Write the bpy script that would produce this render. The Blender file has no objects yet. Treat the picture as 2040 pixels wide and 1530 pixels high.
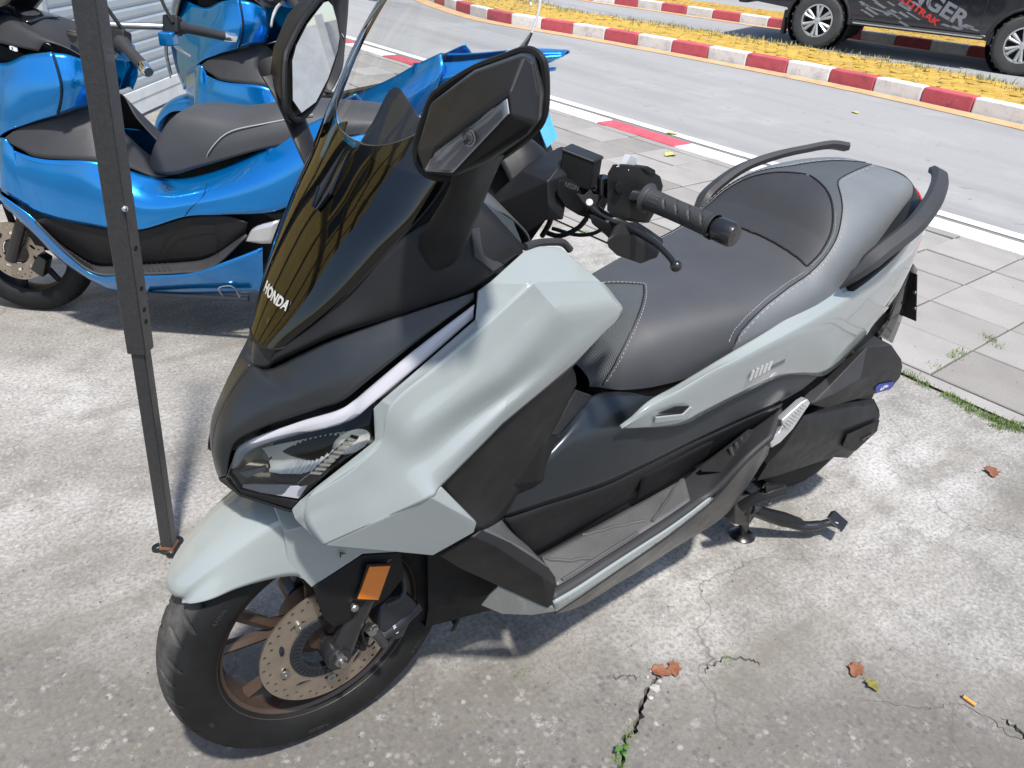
import bpy, bmesh, math, random
from mathutils import Vector, Matrix
random.seed(7)
S = bpy.context.scene
COL = S.collection
rad = math.radians

# ---------------------------------------------------------------- camera
# world frame: x along the grey scooter's heading, y to its left, z up, origin under its front axle
CAM = Vector((0.39424, 1.04768, 1.43357))
YAW, PITCH, ROLL, FPX = rad(231.72830), rad(30.29154), rad(4.19939), 1606.434
_f = Vector((math.cos(YAW)*math.cos(PITCH), math.sin(YAW)*math.cos(PITCH), -math.sin(PITCH)))
_r = _f.cross(Vector((0, 0, 1))).normalized(); _u = _r.cross(_f)
RGT = math.cos(ROLL)*_r + math.sin(ROLL)*_u
UPV = -math.sin(ROLL)*_r + math.cos(ROLL)*_u
cd = bpy.data.cameras.new('camera'); cam = bpy.data.objects.new('camera', cd); COL.objects.link(cam)
cd.sensor_width = 36; cd.lens = 36*FPX/2040; cd.clip_start = .02; cd.clip_end = 500
m = Matrix((RGT, UPV, -_f)).transposed().to_4x4(); m.translation = CAM
cam.matrix_world = m
S.camera = cam
# ---------------------------------------------------------------- daylight
SUN_EL, SUN_AZ = rad(65), math.atan2(.95, .28)      # azimuth in the xy plane, where the sun stands
W = bpy.data.worlds.new('World'); S.world = W; W.use_nodes = True
wn = W.node_tree.nodes; bg = wn['Background']; bg.inputs[1].default_value = .15
sky = wn.new('ShaderNodeTexSky'); sky.sky_type = 'NISHITA'; sky.sun_disc = False
sky.sun_elevation = SUN_EL; sky.sun_rotation = math.pi/2 - SUN_AZ; sky.dust_density = 1.2; sky.air_density = 1.0
W.node_tree.links.new(sky.outputs[0], bg.inputs[0])
sd = bpy.data.lights.new('sun', 'SUN'); sd.energy = 4.4; sd.angle = rad(3.0); sd.color = (1, .965, .92)
sun = bpy.data.objects.new('sun', sd); COL.objects.link(sun)
sv = Vector((math.cos(SUN_EL)*math.cos(SUN_AZ), math.cos(SUN_EL)*math.sin(SUN_AZ), math.sin(SUN_EL)))
sun.rotation_euler = sv.to_track_quat('Z', 'Y').to_euler(); sun.location = sv*30
S.view_settings.view_transform = 'Standard'; S.view_settings.look = 'None'
S.view_settings.exposure = .42; S.view_settings.gamma = 1
S.render.engine = 'CYCLES'
S.cycles.max_bounces = 10; S.cycles.transparent_max_bounces = 16

# ---------------------------------------------------------------- placing helpers
def ray(u, v): return _f + RGT*((u-1020)/FPX) + UPV*((765-v)/FPX)
def A(u, v, y):                      # point of the sight line through (u, v) whose lateral offset is y
    d = ray(u, v); return CAM + d*((y-CAM.y)/d.y)
def AX(u, v, x): d = ray(u, v); return CAM + d*((x-CAM.x)/d.x)
def AZ(u, v, z=0.): d = ray(u, v); return CAM + d*((z-CAM.z)/d.z)
class Frame:                         # the same for a thing standing at another place and heading
    def __init__(s, o, ang):
        s.M = Matrix.Translation(o) @ Matrix.Rotation(ang, 4, 'Z'); s.I = s.M.inverted(); s.o = Vector(o); s.ang = ang
        s.C = s.I @ CAM
    def __call__(s, u, v, y):
        d = s.I.to_3x3() @ ray(u, v); return s.C + d*((y-s.C.y)/d.y)
    def X(s, u, v, x):
        d = s.I.to_3x3() @ ray(u, v); return s.C + d*((x-s.C.x)/d.x)
def V(*a): return Vector(a)
def mir(p): return Vector((p[0], -p[1], p[2]))

# ---------------------------------------------------------------- materials
MAT = {}
def nodes(name):
    m = bpy.data.materials.new(name); m.use_nodes = True
    nt = m.node_tree; return m, nt, nt.nodes['Principled BSDF']
def L_(nt, a, b): nt.links.new(a, b)
def N(nt, t, **kw):
    n = nt.nodes.new(t)
    for k, v in kw.items():
        if k in n.inputs.keys(): n.inputs[k].default_value = v
        else: setattr(n, k, v)
    return n
def ramp(nt, fac, stops):
    r = nt.nodes.new('ShaderNodeValToRGB'); e = r.color_ramp.elements
    while len(e) < len(stops): e.new(.5)
    for i, (p, c) in enumerate(stops):
        e[i].position = p; e[i].color = (*c, 1) if len(c) == 3 else c
    L_(nt, fac, r.inputs[0]); return r.outputs[0]
def objco(nt): return nt.nodes.new('ShaderNodeTexCoord').outputs['Object']
def noise(nt, co, scale, detail=6, rough=.6):
    n = N(nt, 'ShaderNodeTexNoise', Scale=scale, Detail=detail, Roughness=rough); L_(nt, co, n.inputs['Vector']); return n.outputs['Fac']
def mixc(nt, fac, a, b, mode='MIX'):
    n = nt.nodes.new('ShaderNodeMix'); n.data_type = 'RGBA'; n.blend_type = mode
    for s, x in ((0, fac), (6, a), (7, b)):
        if hasattr(x, 'is_linked') or hasattr(x, 'links'): L_(nt, x, n.inputs[s])
        elif s == 0: n.inputs[0].default_value = x
        else: n.inputs[s].default_value = (*x, 1)
    return n.outputs[2]
def bump(nt, bs, h, strength, dist):
    b = N(nt, 'ShaderNodeBump', Strength=strength, Distance=dist); L_(nt, h, b.inputs['Height']); L_(nt, b.outputs[0], bs.inputs['Normal']); return b
def simple(name, col, rough=.5, metal=0, coat=0, grain=0, gscale=900, vary=.12, vscale=9, dust=0, spec=.5, coatr=.04, rvar=.25):
    """a surface with its own colour, slight unevenness, dust specks and grain"""
    if name in MAT: return MAT[name]
    m, nt, b = nodes(name); co = objco(nt)
    n = noise(nt, co, vscale, 5)
    c = ramp(nt, n, [(.3, [x*(1-vary) for x in col]), (.7, [min(1, x*(1+vary)) for x in col])])
    if dust:
        d = noise(nt, co, 260, 3, .7); dm = ramp(nt, d, [(.60, (0, 0, 0)), (.75, (dust,)*3)])
        d2 = noise(nt, co, 5, 4); dm2 = ramp(nt, d2, [(.35, (dust*.15,)*3), (.75, (dust*.6,)*3)])
        a = nt.nodes.new('ShaderNodeMath'); a.operation = 'ADD'; L_(nt, dm, a.inputs[0]); L_(nt, dm2, a.inputs[1])
        c = mixc(nt, a.outputs[0], c, (.27, .265, .255))
    L_(nt, c, b.inputs['Base Color'])
    r = nt.nodes.new('ShaderNodeMapRange'); L_(nt, noise(nt, co, vscale*2.3, 6), r.inputs[0])
    r.inputs[1].default_value = .25; r.inputs[2].default_value = .75
    r.inputs[3].default_value = rough*(1-rvar); r.inputs[4].default_value = min(1, rough*(1+rvar)); L_(nt, r.outputs[0], b.inputs['Roughness'])
    b.inputs['Metallic'].default_value = metal; b.inputs['Specular IOR Level'].default_value = spec
    b.inputs['Coat Weight'].default_value = coat; b.inputs['Coat Roughness'].default_value = coatr
    if grain: bump(nt, b, noise(nt, co, gscale, 2), grain, .0006)
    MAT[name] = m; return m

# ---------------------------------------------------------------- mesh helpers
def link(o, parent=None):
    COL.objects.link(o)
    if parent is not None: o.parent = parent
    return o
def tag(o, label, cat, group=None):
    o['label'] = label; o['category'] = cat
    if group: o['group'] = group
    return o
def thing(name, label, cat, loc=(0, 0, 0), rz=0, group=None):
    o = bpy.data.objects.new(name, None); COL.objects.link(o); o.location = loc; o.rotation_euler = (0, 0, rz); o.empty_display_size = .1
    return tag(o, label, cat, group)
def struct(o, kind='structure'): o['kind'] = kind; return o
def setmat(me, mat):
    for x in (mat if isinstance(mat, (list, tuple)) else [mat]): me.materials.append(x)
def finish(o, bevel=0, seg=2, solid=0, off=-1, sub=0, smooth=True, ang=35, crease=None):
    me = o.data
    if smooth: me.shade_smooth()
    if crease is not None:
        lay = me.attributes.get('crease_edge') or me.attributes.new('crease_edge', 'FLOAT', 'EDGE')
        for i, e in enumerate(me.edges): lay.data[i].value = crease
    if smooth and not sub: me.set_sharp_from_angle(angle=rad(ang))
    if sub:
        s = o.modifiers.new('sub', 'SUBSURF'); s.levels = s.render_levels = sub
    if solid:
        s = o.modifiers.new('solid', 'SOLIDIFY'); s.thickness = solid; s.offset = off; s.use_even_offset = False
    if bevel:
        b = o.modifiers.new('bevel', 'BEVEL'); b.width = bevel; b.segments = seg; b.limit_method = 'ANGLE'; b.angle_limit = rad(18); b.harden_normals = False
        w = o.modifiers.new('wn', 'WEIGHTED_NORMAL'); w.keep_sharp = False
        me.set_sharp_from_angle(angle=rad(180))
    return o
def mesh(name, vs, fs, mat, parent=None, **kw):
    me = bpy.data.meshes.new(name); me.from_pydata([tuple(v) for v in vs], [], fs); me.update()
    bm = bmesh.new(); bm.from_mesh(me); bmesh.ops.remove_doubles(bm, verts=bm.verts, dist=1e-5); bm.to_mesh(me); bm.free()
    setmat(me, mat); o = bpy.data.objects.new(name, me); link(o, parent); return finish(o, **kw)
def frombm(name, bm, mat, parent=None, recalc=True, **kw):
    if recalc: bmesh.ops.recalc_face_normals(bm, faces=bm.faces)
    me = bpy.data.meshes.new(name); bm.to_mesh(me); bm.free(); setmat(me, mat)
    o = bpy.data.objects.new(name, me); link(o, parent); return finish(o, **kw)
def both(fn, vs, *a, **kw):          # left panel and its mirror image on the right
    fn(vs, 1, *a, **kw); fn([mir(v) for v in vs], -1, *a, **kw)
def facets(name, pts, faces, mat, parent, toward=None, two=True, **kw):
    """pts: dict of key -> Vector; faces: strings of keys. builds the left panel and, with two, its mirror"""
    ks = list(pts); ix = {k: i for i, k in enumerate(ks)}; out = []
    fl = [[ix[k] for k in f.split()] for f in faces]
    for s in ((1, -1) if two else (1,)):
        vs = [pts[k] if s == 1 else mir(pts[k]) for k in ks]
        f2 = [list(f) for f in fl] if s == 1 else [list(reversed(f)) for f in fl]
        bm = bmesh.new(); bv = [bm.verts.new(v) for v in vs]
        for f in f2: bm.faces.new([bv[i] for i in f])
        bm.normal_update()
        ref = toward or V(.2, .9*s, .5)
        bmesh.ops.recalc_face_normals(bm, faces=bm.faces)
        if sum(f.normal.dot(V(ref[0], abs(ref[1])*s if toward is None else ref[1]*s, ref[2]))*f.calc_area() for f in bm.faces) < 0:
            bmesh.ops.reverse_faces(bm, faces=bm.faces)
        out.append(frombm(name, bm, mat, parent, recalc=False, **kw))
    return out
def cr(p0, p1, p2, p3, t):
    return .5*((2*p1) + (p2-p0)*t + (2*p0-5*p1+4*p2-p3)*t*t + (3*p1-p0-3*p2+p3)*t**3)
def resample(pts, n, closed=False):
    pts = [Vector(p) for p in pts]; k = len(pts); out = []
    segs = k if closed else k-1
    for i in range(n if closed else n):
        x = i/(n if closed else n-1)*segs; j = min(int(x), segs-1); t = x-j
        if closed: q = [pts[(j+d) % k] for d in (-1, 0, 1, 2)]
        else:
            p1, p2 = pts[j], pts[j+1]
            q = [pts[j-1] if j > 0 else p1*2-p2, p1, p2, pts[j+2] if j+2 < k else p2*2-p1]
        out.append(cr(*q, t))
    return out
def sheet(name, rows, mat, parent=None, nu=24, nv=24, toward=(0, 0, 1), closed=False, raw=False, **kw):
    """smooth surface through rows of points"""
    if not raw:
        rows = [resample(r, nu, closed) for r in rows]
        cols = [resample([r[i] for r in rows], nv) for i in range(nu)]
        rows = [[c[j] for c in cols] for j in range(nv)]
    nv, nu = len(rows), len(rows[0])
    vs = [p for r in rows for p in r]; fs = []
    for j in range(nv-1):
        for i in range(nu if closed else nu-1):
            fs.append((j*nu+i, j*nu+(i+1) % nu, (j+1)*nu+(i+1) % nu, (j+1)*nu+i))
    me = bpy.data.meshes.new(name); me.from_pydata([tuple(v) for v in vs], [], fs)
    if toward is not None:
        t = Vector(toward); me.update()
        if sum(p.normal.dot(t)*p.area for p in me.polygons) < 0: me.flip_normals()
    setmat(me, mat); o = bpy.data.objects.new(name, me); link(o, parent); return finish(o, **kw)
def sym(row):                        # half row (centre first) -> full row from right to left
    r = [Vector(p) for p in row]
    if abs(r[0].y) < 1e-4: return [mir(p) for p in reversed(r[1:])] + r
    return [mir(p) for p in reversed(r)] + r
def bx(bm, c, size, M=None):
    r = bmesh.ops.create_cube(bm, size=1); X = Matrix.Translation(c) @ (M.to_4x4() if M else Matrix()) @ Matrix.Diagonal((*size, 1))
    bmesh.ops.transform(bm, matrix=X, verts=r['verts']); return r['verts']
def tube(bm, pts, r, seg=10, cap=True, square=False):
    pts = [Vector(p) for p in pts]; rings = []; n = len(pts)
    rs = r if isinstance(r, (list, tuple)) else [r]*n
    prev = None
    for i, p in enumerate(pts):
        d = (pts[min(i+1, n-1)]-pts[max(i-1, 0)]).normalized()
        if prev is None:
            a = Vector((0, 0, 1)) if abs(d.z) < .9 else Vector((1, 0, 0)); x = d.cross(a).normalized()
        else: x = (prev - d*prev.dot(d)).normalized()
        prev = x; y = d.cross(x)
        rings.append([bm.verts.new(p + x*(rs[i]*math.cos(2*math.pi*k/seg+(math.pi/4 if square else 0))) + y*(rs[i]*math.sin(2*math.pi*k/seg+(math.pi/4 if square else 0)))) for k in range(seg)])
    for a, b in zip(rings, rings[1:]):
        for k in range(seg): bm.faces.new((a[k], a[(k+1) % seg], b[(k+1) % seg], b[k]))
    if cap:
        bm.faces.new(list(reversed(rings[0]))); bm.faces.new(rings[-1])
def lathe(bm, prof, M=None, seg=48, a0=0, a1=2*math.pi):
    """prof: (r, h) list, spun about local z"""
    full = abs(a1-a0-2*math.pi) < 1e-6; n = seg if full else seg+1; rings = []
    for r, h in prof:
        ring = []
        for k in range(n):
            a = a0+(a1-a0)*k/seg; p = Vector((r*math.cos(a), r*math.sin(a), h)); ring.append(bm.verts.new(M @ p if M else p))
        rings.append(ring)
    for a, b in zip(rings, rings[1:]):
        for k in range(seg if full else seg): bm.faces.new((a[k], a[(k+1) % n], b[(k+1) % n], b[k]))
    return rings
def prism(bm, poly, d):              # polygon of Vectors pushed along d
    a = [bm.verts.new(p) for p in poly]; b = [bm.verts.new(Vector(p)+Vector(d)) for p in poly]; n = len(a)
    bm.faces.new(a); bm.faces.new(list(reversed(b)))
    for i in range(n): bm.faces.new((a[i], b[i], b[(i+1) % n], a[(i+1) % n]))
def plate(name, poly, d, mat, parent=None, **kw):
    bm = bmesh.new(); prism(bm, [Vector(p) for p in poly], d); return frombm(name, bm, mat, parent, **kw)
def text(name, s, size, M, mat, parent, extrude=.0004, align='CENTER', shear=0, space=1.0, bold=0):
    c = bpy.data.curves.new(name, 'FONT'); c.body = s; c.size = size; c.extrude = extrude; c.align_x = align; c.align_y = 'CENTER'; c.shear = shear; c.space_character = space; c.offset = bold; c.resolution_u = 3
    o = bpy.data.objects.new(name, c); COL.objects.link(o)
    dg = bpy.context.evaluated_depsgraph_get(); me = bpy.data.meshes.new_from_object(o.evaluated_get(dg)); bpy.data.objects.remove(o); bpy.data.curves.remove(c)
    me.materials.clear(); me.materials.append(mat); me.transform(M)
    o = bpy.data.objects.new(name, me); return link(o, parent)
def basis(o, x, up):                 # matrix with local x along x, local y close to up
    x = Vector(x).normalized(); z = x.cross(Vector(up)).normalized(); y = z.cross(x)
    m = Matrix((x, y, z)).transposed().to_4x4(); m.translation = Vector(o); return m
def empty_part(name, parent):
    o = bpy.data.objects.new(name, None); COL.objects.link(o); o.parent = parent; o.empty_display_size = .05; return o
def copy_tree(o, parent=None):
    c = o.copy(); COL.objects.link(c); c.parent = parent
    for ch in list(o.children): copy_tree(ch, c)
    return c
# ---------------------------------------------------------------- surface colours
grey_paint = simple('grey_paint', (.272, .298, .290), .22, coat=1, vary=.02, vscale=2, rvar=.1, coatr=.03)
dark_paint = simple('satin_dark_paint', (.012, .0135, .015), .38, coat=.25, coatr=.25, vary=.06, dust=.03, grain=.15)
satin_dark = simple('satin_metallic', (.030, .036, .042), .33, metal=.55, coat=.3, coatr=.2, vary=.08, grain=.1)
black_plastic = simple('black_plastic', (.010, .010, .0105), .46, grain=.35, gscale=1400, dust=.02, spec=.3)
matte_black = simple('matte_black', (.007, .007, .0075), .55, grain=.2, dust=.015, spec=.25)
grey_plastic = simple('charcoal_plastic', (.030, .030, .032), .55, grain=.5, gscale=1200, dust=.05, spec=.35)
gloss_black = simple('gloss_black', (.008, .008, .009), .08, coat=.6, vary=.05)
rubber = simple('rubber', (.022, .022, .023), .62, grain=.25, dust=.08)
def tyre_mat():
    m, nt, b = nodes('tyre_rubber'); co = objco(nt); sp = nt.nodes.new('ShaderNodeSeparateXYZ'); L_(nt, co, sp.inputs[0])
    cb = nt.nodes.new('ShaderNodeCombineXYZ'); L_(nt, sp.outputs[0], cb.inputs[0]); L_(nt, sp.outputs[2], cb.inputs[2])
    ln = nt.nodes.new('ShaderNodeVectorMath'); ln.operation = 'LENGTH'; L_(nt, cb.outputs[0], ln.inputs[0])
    mr = N(nt, 'ShaderNodeMapRange'); mr.inputs[1].default_value = .262; mr.inputs[2].default_value = .272; L_(nt, ln.outputs['Value'], mr.inputs[0])
    n = noise(nt, co, 14, 6, .7); base = ramp(nt, n, [(.3, (.006, .006, .006)), (.7, (.013, .013, .0125))])
    worn = ramp(nt, noise(nt, co, 40, 6, .75), [(.35, (.045, .043, .040)), (.7, (.11, .105, .098))])
    L_(nt, mixc(nt, mr.outputs[0], base, worn), b.inputs['Base Color']); b.inputs['Roughness'].default_value = .66; b.inputs['Specular IOR Level'].default_value = .25; bump(nt, b, noise(nt, co, 700, 3), .3, .0006); return m
tyre_rubber = tyre_mat()
bronze = simple('bronze_rim', (.085, .055, .040), .42, metal=.45, vary=.08, dust=.06)
steel = simple('steel', (.55, .53, .50), .32, metal=1, vary=.1)
disc_steel = simple('disc_steel', (.40, .335, .27), .38, metal=.85, vary=.12, vscale=30)
alu = simple('cast_alu', (.62, .62, .61), .34, metal=.7)
zinc = simple('zinc', (.42, .41, .39), .38, metal=1)
black_metal = simple('black_metal', (.012, .012, .013), .3, coat=.3, vary=.05)
red_lens = simple('red_lens', (.42, .012, .012), .12, coat=.6)
amber = simple('amber_reflector', (.62, .17, .012), .25, coat=.5, grain=.8, gscale=220)
white_mark = simple('white_marking', (.75, .75, .75), .5)
silver_mark = simple('silver_marking', (.62, .62, .61), .35, metal=.4)
blue_mark = simple('blue_sticker', (.015, .035, .30), .35)
thread = simple('grey_thread', (.33, .34, .35), .7)
def glass(name, tint, refl=1.0, rough=.02, ior=1.45):
    m, nt, b = nodes(name); nt.nodes.remove(b)
    t = N(nt, 'ShaderNodeBsdfTransparent', Color=(*tint, 1)); g = N(nt, 'ShaderNodeBsdfGlossy', Roughness=rough)
    fr = N(nt, 'ShaderNodeFresnel', IOR=ior); mx = nt.nodes.new('ShaderNodeMixShader')
    L_(nt, fr.outputs[0], mx.inputs[0]); L_(nt, t.outputs[0], mx.inputs[1]); L_(nt, g.outputs[0], mx.inputs[2])
    L_(nt, mx.outputs[0], nt.nodes['Material Output'].inputs[0]); return m
clear_screen = glass('clear_screen', (.93, .94, .93), ior=1.42)
smoke_screen = glass('smoke_screen', (.36, .30, .20), ior=1.75, rough=.03)
lens_glass = glass('lens_glass', (.86, .87, .86), ior=1.4)
smoke_lens = glass('smoke_lens', (.78, .79, .81), ior=1.5)
def leather(name, col, kind):
    m, nt, b = nodes(name); co = objco(nt)
    n = noise(nt, co, 6, 4); c = ramp(nt, n, [(.3, [x*.88 for x in col]), (.72, [x*1.15 for x in col])])
    d = noise(nt, co, 420, 3, .7); c = mixc(nt, ramp(nt, d, [(.62, (0, 0, 0)), (.8, (.12,)*3)]), c, (.33, .32, .31)); L_(nt, c, b.inputs['Base Color'])
    b.inputs['Roughness'].default_value = .58 if kind == 0 else .62
    if kind == 0:
        v = N(nt, 'ShaderNodeTexVoronoi', Scale=850.); L_(nt, co, v.inputs['Vector']); bump(nt, b, v.outputs['Distance'], .35, .0004)
    else:
        w = N(nt, 'ShaderNodeTexWave', Scale=120., Distortion=.0); w.bands_direction = 'Z'; L_(nt, co, w.inputs['Vector'])
        w2 = N(nt, 'ShaderNodeTexWave', Scale=120., Distortion=.0); w2.bands_direction = 'X'; L_(nt, co, w2.inputs['Vector'])
        a = N(nt, 'ShaderNodeMath', operation='ADD'); L_(nt, w.outputs['Fac'], a.inputs[0]); L_(nt, w2.outputs['Fac'], a.inputs[1]); bump(nt, b, a.outputs[0], .6, .0008)
    return m
seat_black = leather('seat_vinyl', (.050, .051, .055), 0)
seat_shaded = leather('backrest_vinyl_shaded', (.030, .0305, .034), 0)  # rider vinyl in a darker tone: shade of the steep backrest painted in
seat_carbon = leather('woven_vinyl', (.062, .069, .072), 1)
seat_grey = leather('pillion_vinyl', (.135, .145, .152), 0)
# ================================================================ the setting
T2, N2 = Vector((-.05, .99875, 0)), Vector((-.99875, -.05, 0))       # along / across the road
def SN(s, n, z=0.): return T2*s + N2*n + Vector((0, 0, z))
ROADZ = -.03
def concrete_mat():
    m, nt, b = nodes('weathered_concrete'); co = objco(nt)
    big = noise(nt, co, 1.3, 5, .6); mid = noise(nt, co, 7, 8, .68); fine = noise(nt, co, 95, 7, .75); grit = noise(nt, co, 330, 4, .7)
    base = ramp(nt, big, [(.30, (.20, .19, .172)), (.48, (.34, .325, .30)), (.66, (.50, .485, .46))])
    c = mixc(nt, ramp(nt, mid, [(.34, (.75,)*3), (.52, (.12,)*3), (.7, (0, 0, 0))]), base, (.185, .176, .16))
    c = mixc(nt, ramp(nt, fine, [(.40, (.62,)*3), (.52, (0, 0, 0))]), c, (.13, .123, .112))
    c = mixc(nt, ramp(nt, fine, [(.56, (0, 0, 0)), (.70, (.75,)*3)]), c, (.60, .585, .555))
    # worn strip nearest the camera where the aggregate lies open
    sp = nt.nodes.new('ShaderNodeSeparateXYZ'); L_(nt, co, sp.inputs[0])
    def lin(a, bb, cc):
        x = N(nt, 'ShaderNodeMath', operation='MULTIPLY'); L_(nt, sp.outputs[0], x.inputs[0]); x.inputs[1].default_value = a
        y = N(nt, 'ShaderNodeMath', operation='MULTIPLY_ADD'); L_(nt, sp.outputs[1], y.inputs[0]); y.inputs[1].default_value = bb; L_(nt, x.outputs[0], y.inputs[2])
        z = N(nt, 'ShaderNodeMath', operation='ADD'); L_(nt, y.outputs[0], z.inputs[0]); z.inputs[1].default_value = cc; return z.outputs[0]
    d = lin(.62, .78, .13)
    w = N(nt, 'ShaderNodeMath', operation='MULTIPLY_ADD'); L_(nt, noise(nt, co, 2.6, 6, .65), w.inputs[0]); w.inputs[1].default_value = 1.1; L_(nt, d, w.inputs[2])
    zone = ramp(nt, w.outputs[0], [(.36, (0, 0, 0)), (.66, (1, 1, 1))])
    vo = N(nt, 'ShaderNodeTexVoronoi', Scale=62., Randomness=1.); L_(nt, co, vo.inputs['Vector'])
    hs = nt.nodes.new('ShaderNodeSeparateColor'); L_(nt, vo.outputs['Color'], hs.inputs[0])
    chip = ramp(nt, hs.outputs[0], [(0, (.085, .088, .096)), (.33, (.125, .125, .128)), (.5, (.20, .19, .175)), (.8, (.27, .255, .235)), (.96, (.42, .41, .39))])
    chip.node.color_ramp.interpolation = 'CONSTANT'
    inside = ramp(nt, vo.outputs['Distance'], [(.25, (.8,)*3), (.5, (0, 0, 0))])
    cover = ramp(nt, noise(nt, co, 16, 6, .7), [(.40, (0, 0, 0)), (.55, (.85,)*3)])
    f1 = mixc(nt, 1., inside, cover, 'MULTIPLY'); f1 = mixc(nt, 1., f1, zone, 'MULTIPLY')
    dark = mixc(nt, zone, c, mixc(nt, .78, c, (.112, .102, .088)))
    c2 = mixc(nt, f1, dark, chip)
    pale = ramp(nt, noise(nt, co, 23, 8, .75), [(.57, (0, 0, 0)), (.66, (.6,)*3)]); pale = mixc(nt, 1., pale, zone, 'MULTIPLY')
    c2 = mixc(nt, pale, c2, (.43, .415, .39))
    oil = ramp(nt, noise(nt, co, .85, 5, .62), [(.54, (0, 0, 0)), (.66, (.55,)*3)]); c2 = mixc(nt, oil, c2, (.125, .115, .098))
    # long brown water stains
    st = N(nt, 'ShaderNodeMapping'); st.inputs['Rotation'].default_value = (0, 0, rad(35)); st.inputs['Scale'].default_value = (.7, 5, 1); L_(nt, co, st.inputs[0])
    sm = ramp(nt, noise(nt, st.outputs[0], 1.3, 7, .65), [(.50, (0, 0, 0)), (.68, (.6,)*3)])
    c2 = mixc(nt, sm, c2, (.16, .145, .115))
    hair = N(nt, 'ShaderNodeTexVoronoi', feature='DISTANCE_TO_EDGE', Scale=1.7)
    wv = nt.nodes.new('ShaderNodeVectorMath'); wv.operation = 'MULTIPLY_ADD'; nn = N(nt, 'ShaderNodeTexNoise', Scale=5., Detail=8.); L_(nt, co, nn.inputs['Vector'])
    L_(nt, nn.outputs['Color'], wv.inputs[0]); wv.inputs[1].default_value = (.35,)*3; L_(nt, co, wv.inputs[2]); L_(nt, wv.outputs[0], hair.inputs['Vector'])
    hm = ramp(nt, hair.outputs['Distance'], [(0, (.8,)*3), (.006, (0, 0, 0))]); hm = mixc(nt, 1., hm, ramp(nt, noise(nt, co, 1.9, 2), [(.45, (0, 0, 0)), (.6, (1, 1, 1))]), 'MULTIPLY')
    c2 = mixc(nt, hm, c2, (.10, .092, .085))
    L_(nt, c2, b.inputs['Base Color']); b.inputs['Roughness'].default_value = .9; b.inputs['Specular IOR Level'].default_value = .25
    h = mixc(nt, .5, mixc(nt, .5, fine, grit), mixc(nt, .6, mid, f1)); bump(nt, b, h, .6, .005); return m
conc = concrete_mat()
def each_own(nt, lo=.80, hi=1.10):    # every piece its own shade
    return ramp(nt, nt.nodes.new('ShaderNodeObjectInfo').outputs['Random'], [(0, (lo, lo*.985, lo*.96)), (1, (hi, hi, hi))])
def rough_mat(name, c0, c1, sc=60, bs=.5, dist=.003, c2=None, big=2.):
    m, nt, b = nodes(name); co = objco(nt); n = noise(nt, co, sc, 7, .75); g = noise(nt, co, big, 5)
    a = mixc(nt, ramp(nt, n, [(.35, (0, 0, 0)), (.68, (1, 1, 1))]), c0, c1)
    a = mixc(nt, ramp(nt, g, [(.35, (.45,)*3), (.6, (0, 0, 0))]), a, c2 or [x*.7 for x in c0])
    a = mixc(nt, 1., a, each_own(nt), 'MULTIPLY'); L_(nt, a, b.inputs['Base Color'])
    b.inputs['Roughness'].default_value = .88; b.inputs['Specular IOR Level'].default_value = .25; bump(nt, b, n, bs, dist); return m
def asphalt_mat():
    m, nt, b = nodes('sunbleached_asphalt'); co = objco(nt); n = noise(nt, co, 140, 7, .75)
    c = ramp(nt, n, [(.3, (.24, .238, .232)), (.7, (.36, .355, .345))])
    st = N(nt, 'ShaderNodeMapping'); st.inputs['Rotation'].default_value = (0, 0, math.atan2(T2.x, T2.y)); st.inputs['Scale'].default_value = (1.5, .08, 1); L_(nt, co, st.inputs[0])
    c = mixc(nt, ramp(nt, noise(nt, st.outputs[0], 1.1, 6, .6), [(.45, (0, 0, 0)), (.68, (.6,)*3)]), c, (.20, .198, .195))
    c = mixc(nt, ramp(nt, noise(nt, co, .9, 7, .65), [(.52, (0, 0, 0)), (.72, (.5,)*3)]), c, (.40, .395, .38))
    c = mixc(nt, ramp(nt, noise(nt, co, 9, 4, .6), [(.66, (0, 0, 0)), (.72, (.5,)*3)]), c, (.14, .138, .135))
    L_(nt, c, b.inputs['Base Color']); b.inputs['Roughness'].default_value = .85; b.inputs['Specular IOR Level'].default_value = .3; bump(nt, b, n, .6, .004); return m
asphalt = asphalt_mat()
gutter_mat = rough_mat('gutter_concrete', (.17, .165, .16), (.25, .245, .235), 90)
soil = rough_mat('joint_dirt', (.09, .075, .055), (.16, .14, .11), 80, .8, .004)
paver_mat = rough_mat('paving_concrete', (.265, .252, .235), (.37, .355, .335), 150, .5, .002, (.215, .203, .188), 3.)
def worn_paint(name, col, under=(.30, .285, .26), t0=.60):
    m, nt, b = nodes(name); co = objco(nt); n = noise(nt, co, 22, 8, .72)
    v = ramp(nt, noise(nt, co, 6, 7, .7), [(.28, [x*.62 for x in col]), (.5, col), (.7, [min(.85, x*1.08) for x in col])])
    L_(nt, mixc(nt, 1., mixc(nt, ramp(nt, n, [(t0, (0, 0, 0)), (t0+.07, (.85,)*3)]), v, under), each_own(nt, .82, 1.05), 'MULTIPLY'), b.inputs['Base Color'])
    b.inputs['Roughness'].default_value = .7; bump(nt, b, noise(nt, co, 160, 5), .5, .002); return m
red_paint = worn_paint('worn_red_paint', (.50, .085, .11)); white_paint = worn_paint('worn_white_paint', (.76, .75, .73))
line_white = worn_paint('road_line_white', (.74, .74, .73), (.24, .24, .24), .60); line_orange = worn_paint('road_line_orange', (.62, .40, .20), (.26, .25, .24), .58)
yellow_paint = worn_paint('worn_yellow_paint', (.52, .335, .05), (.24, .19, .11), .54)

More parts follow.
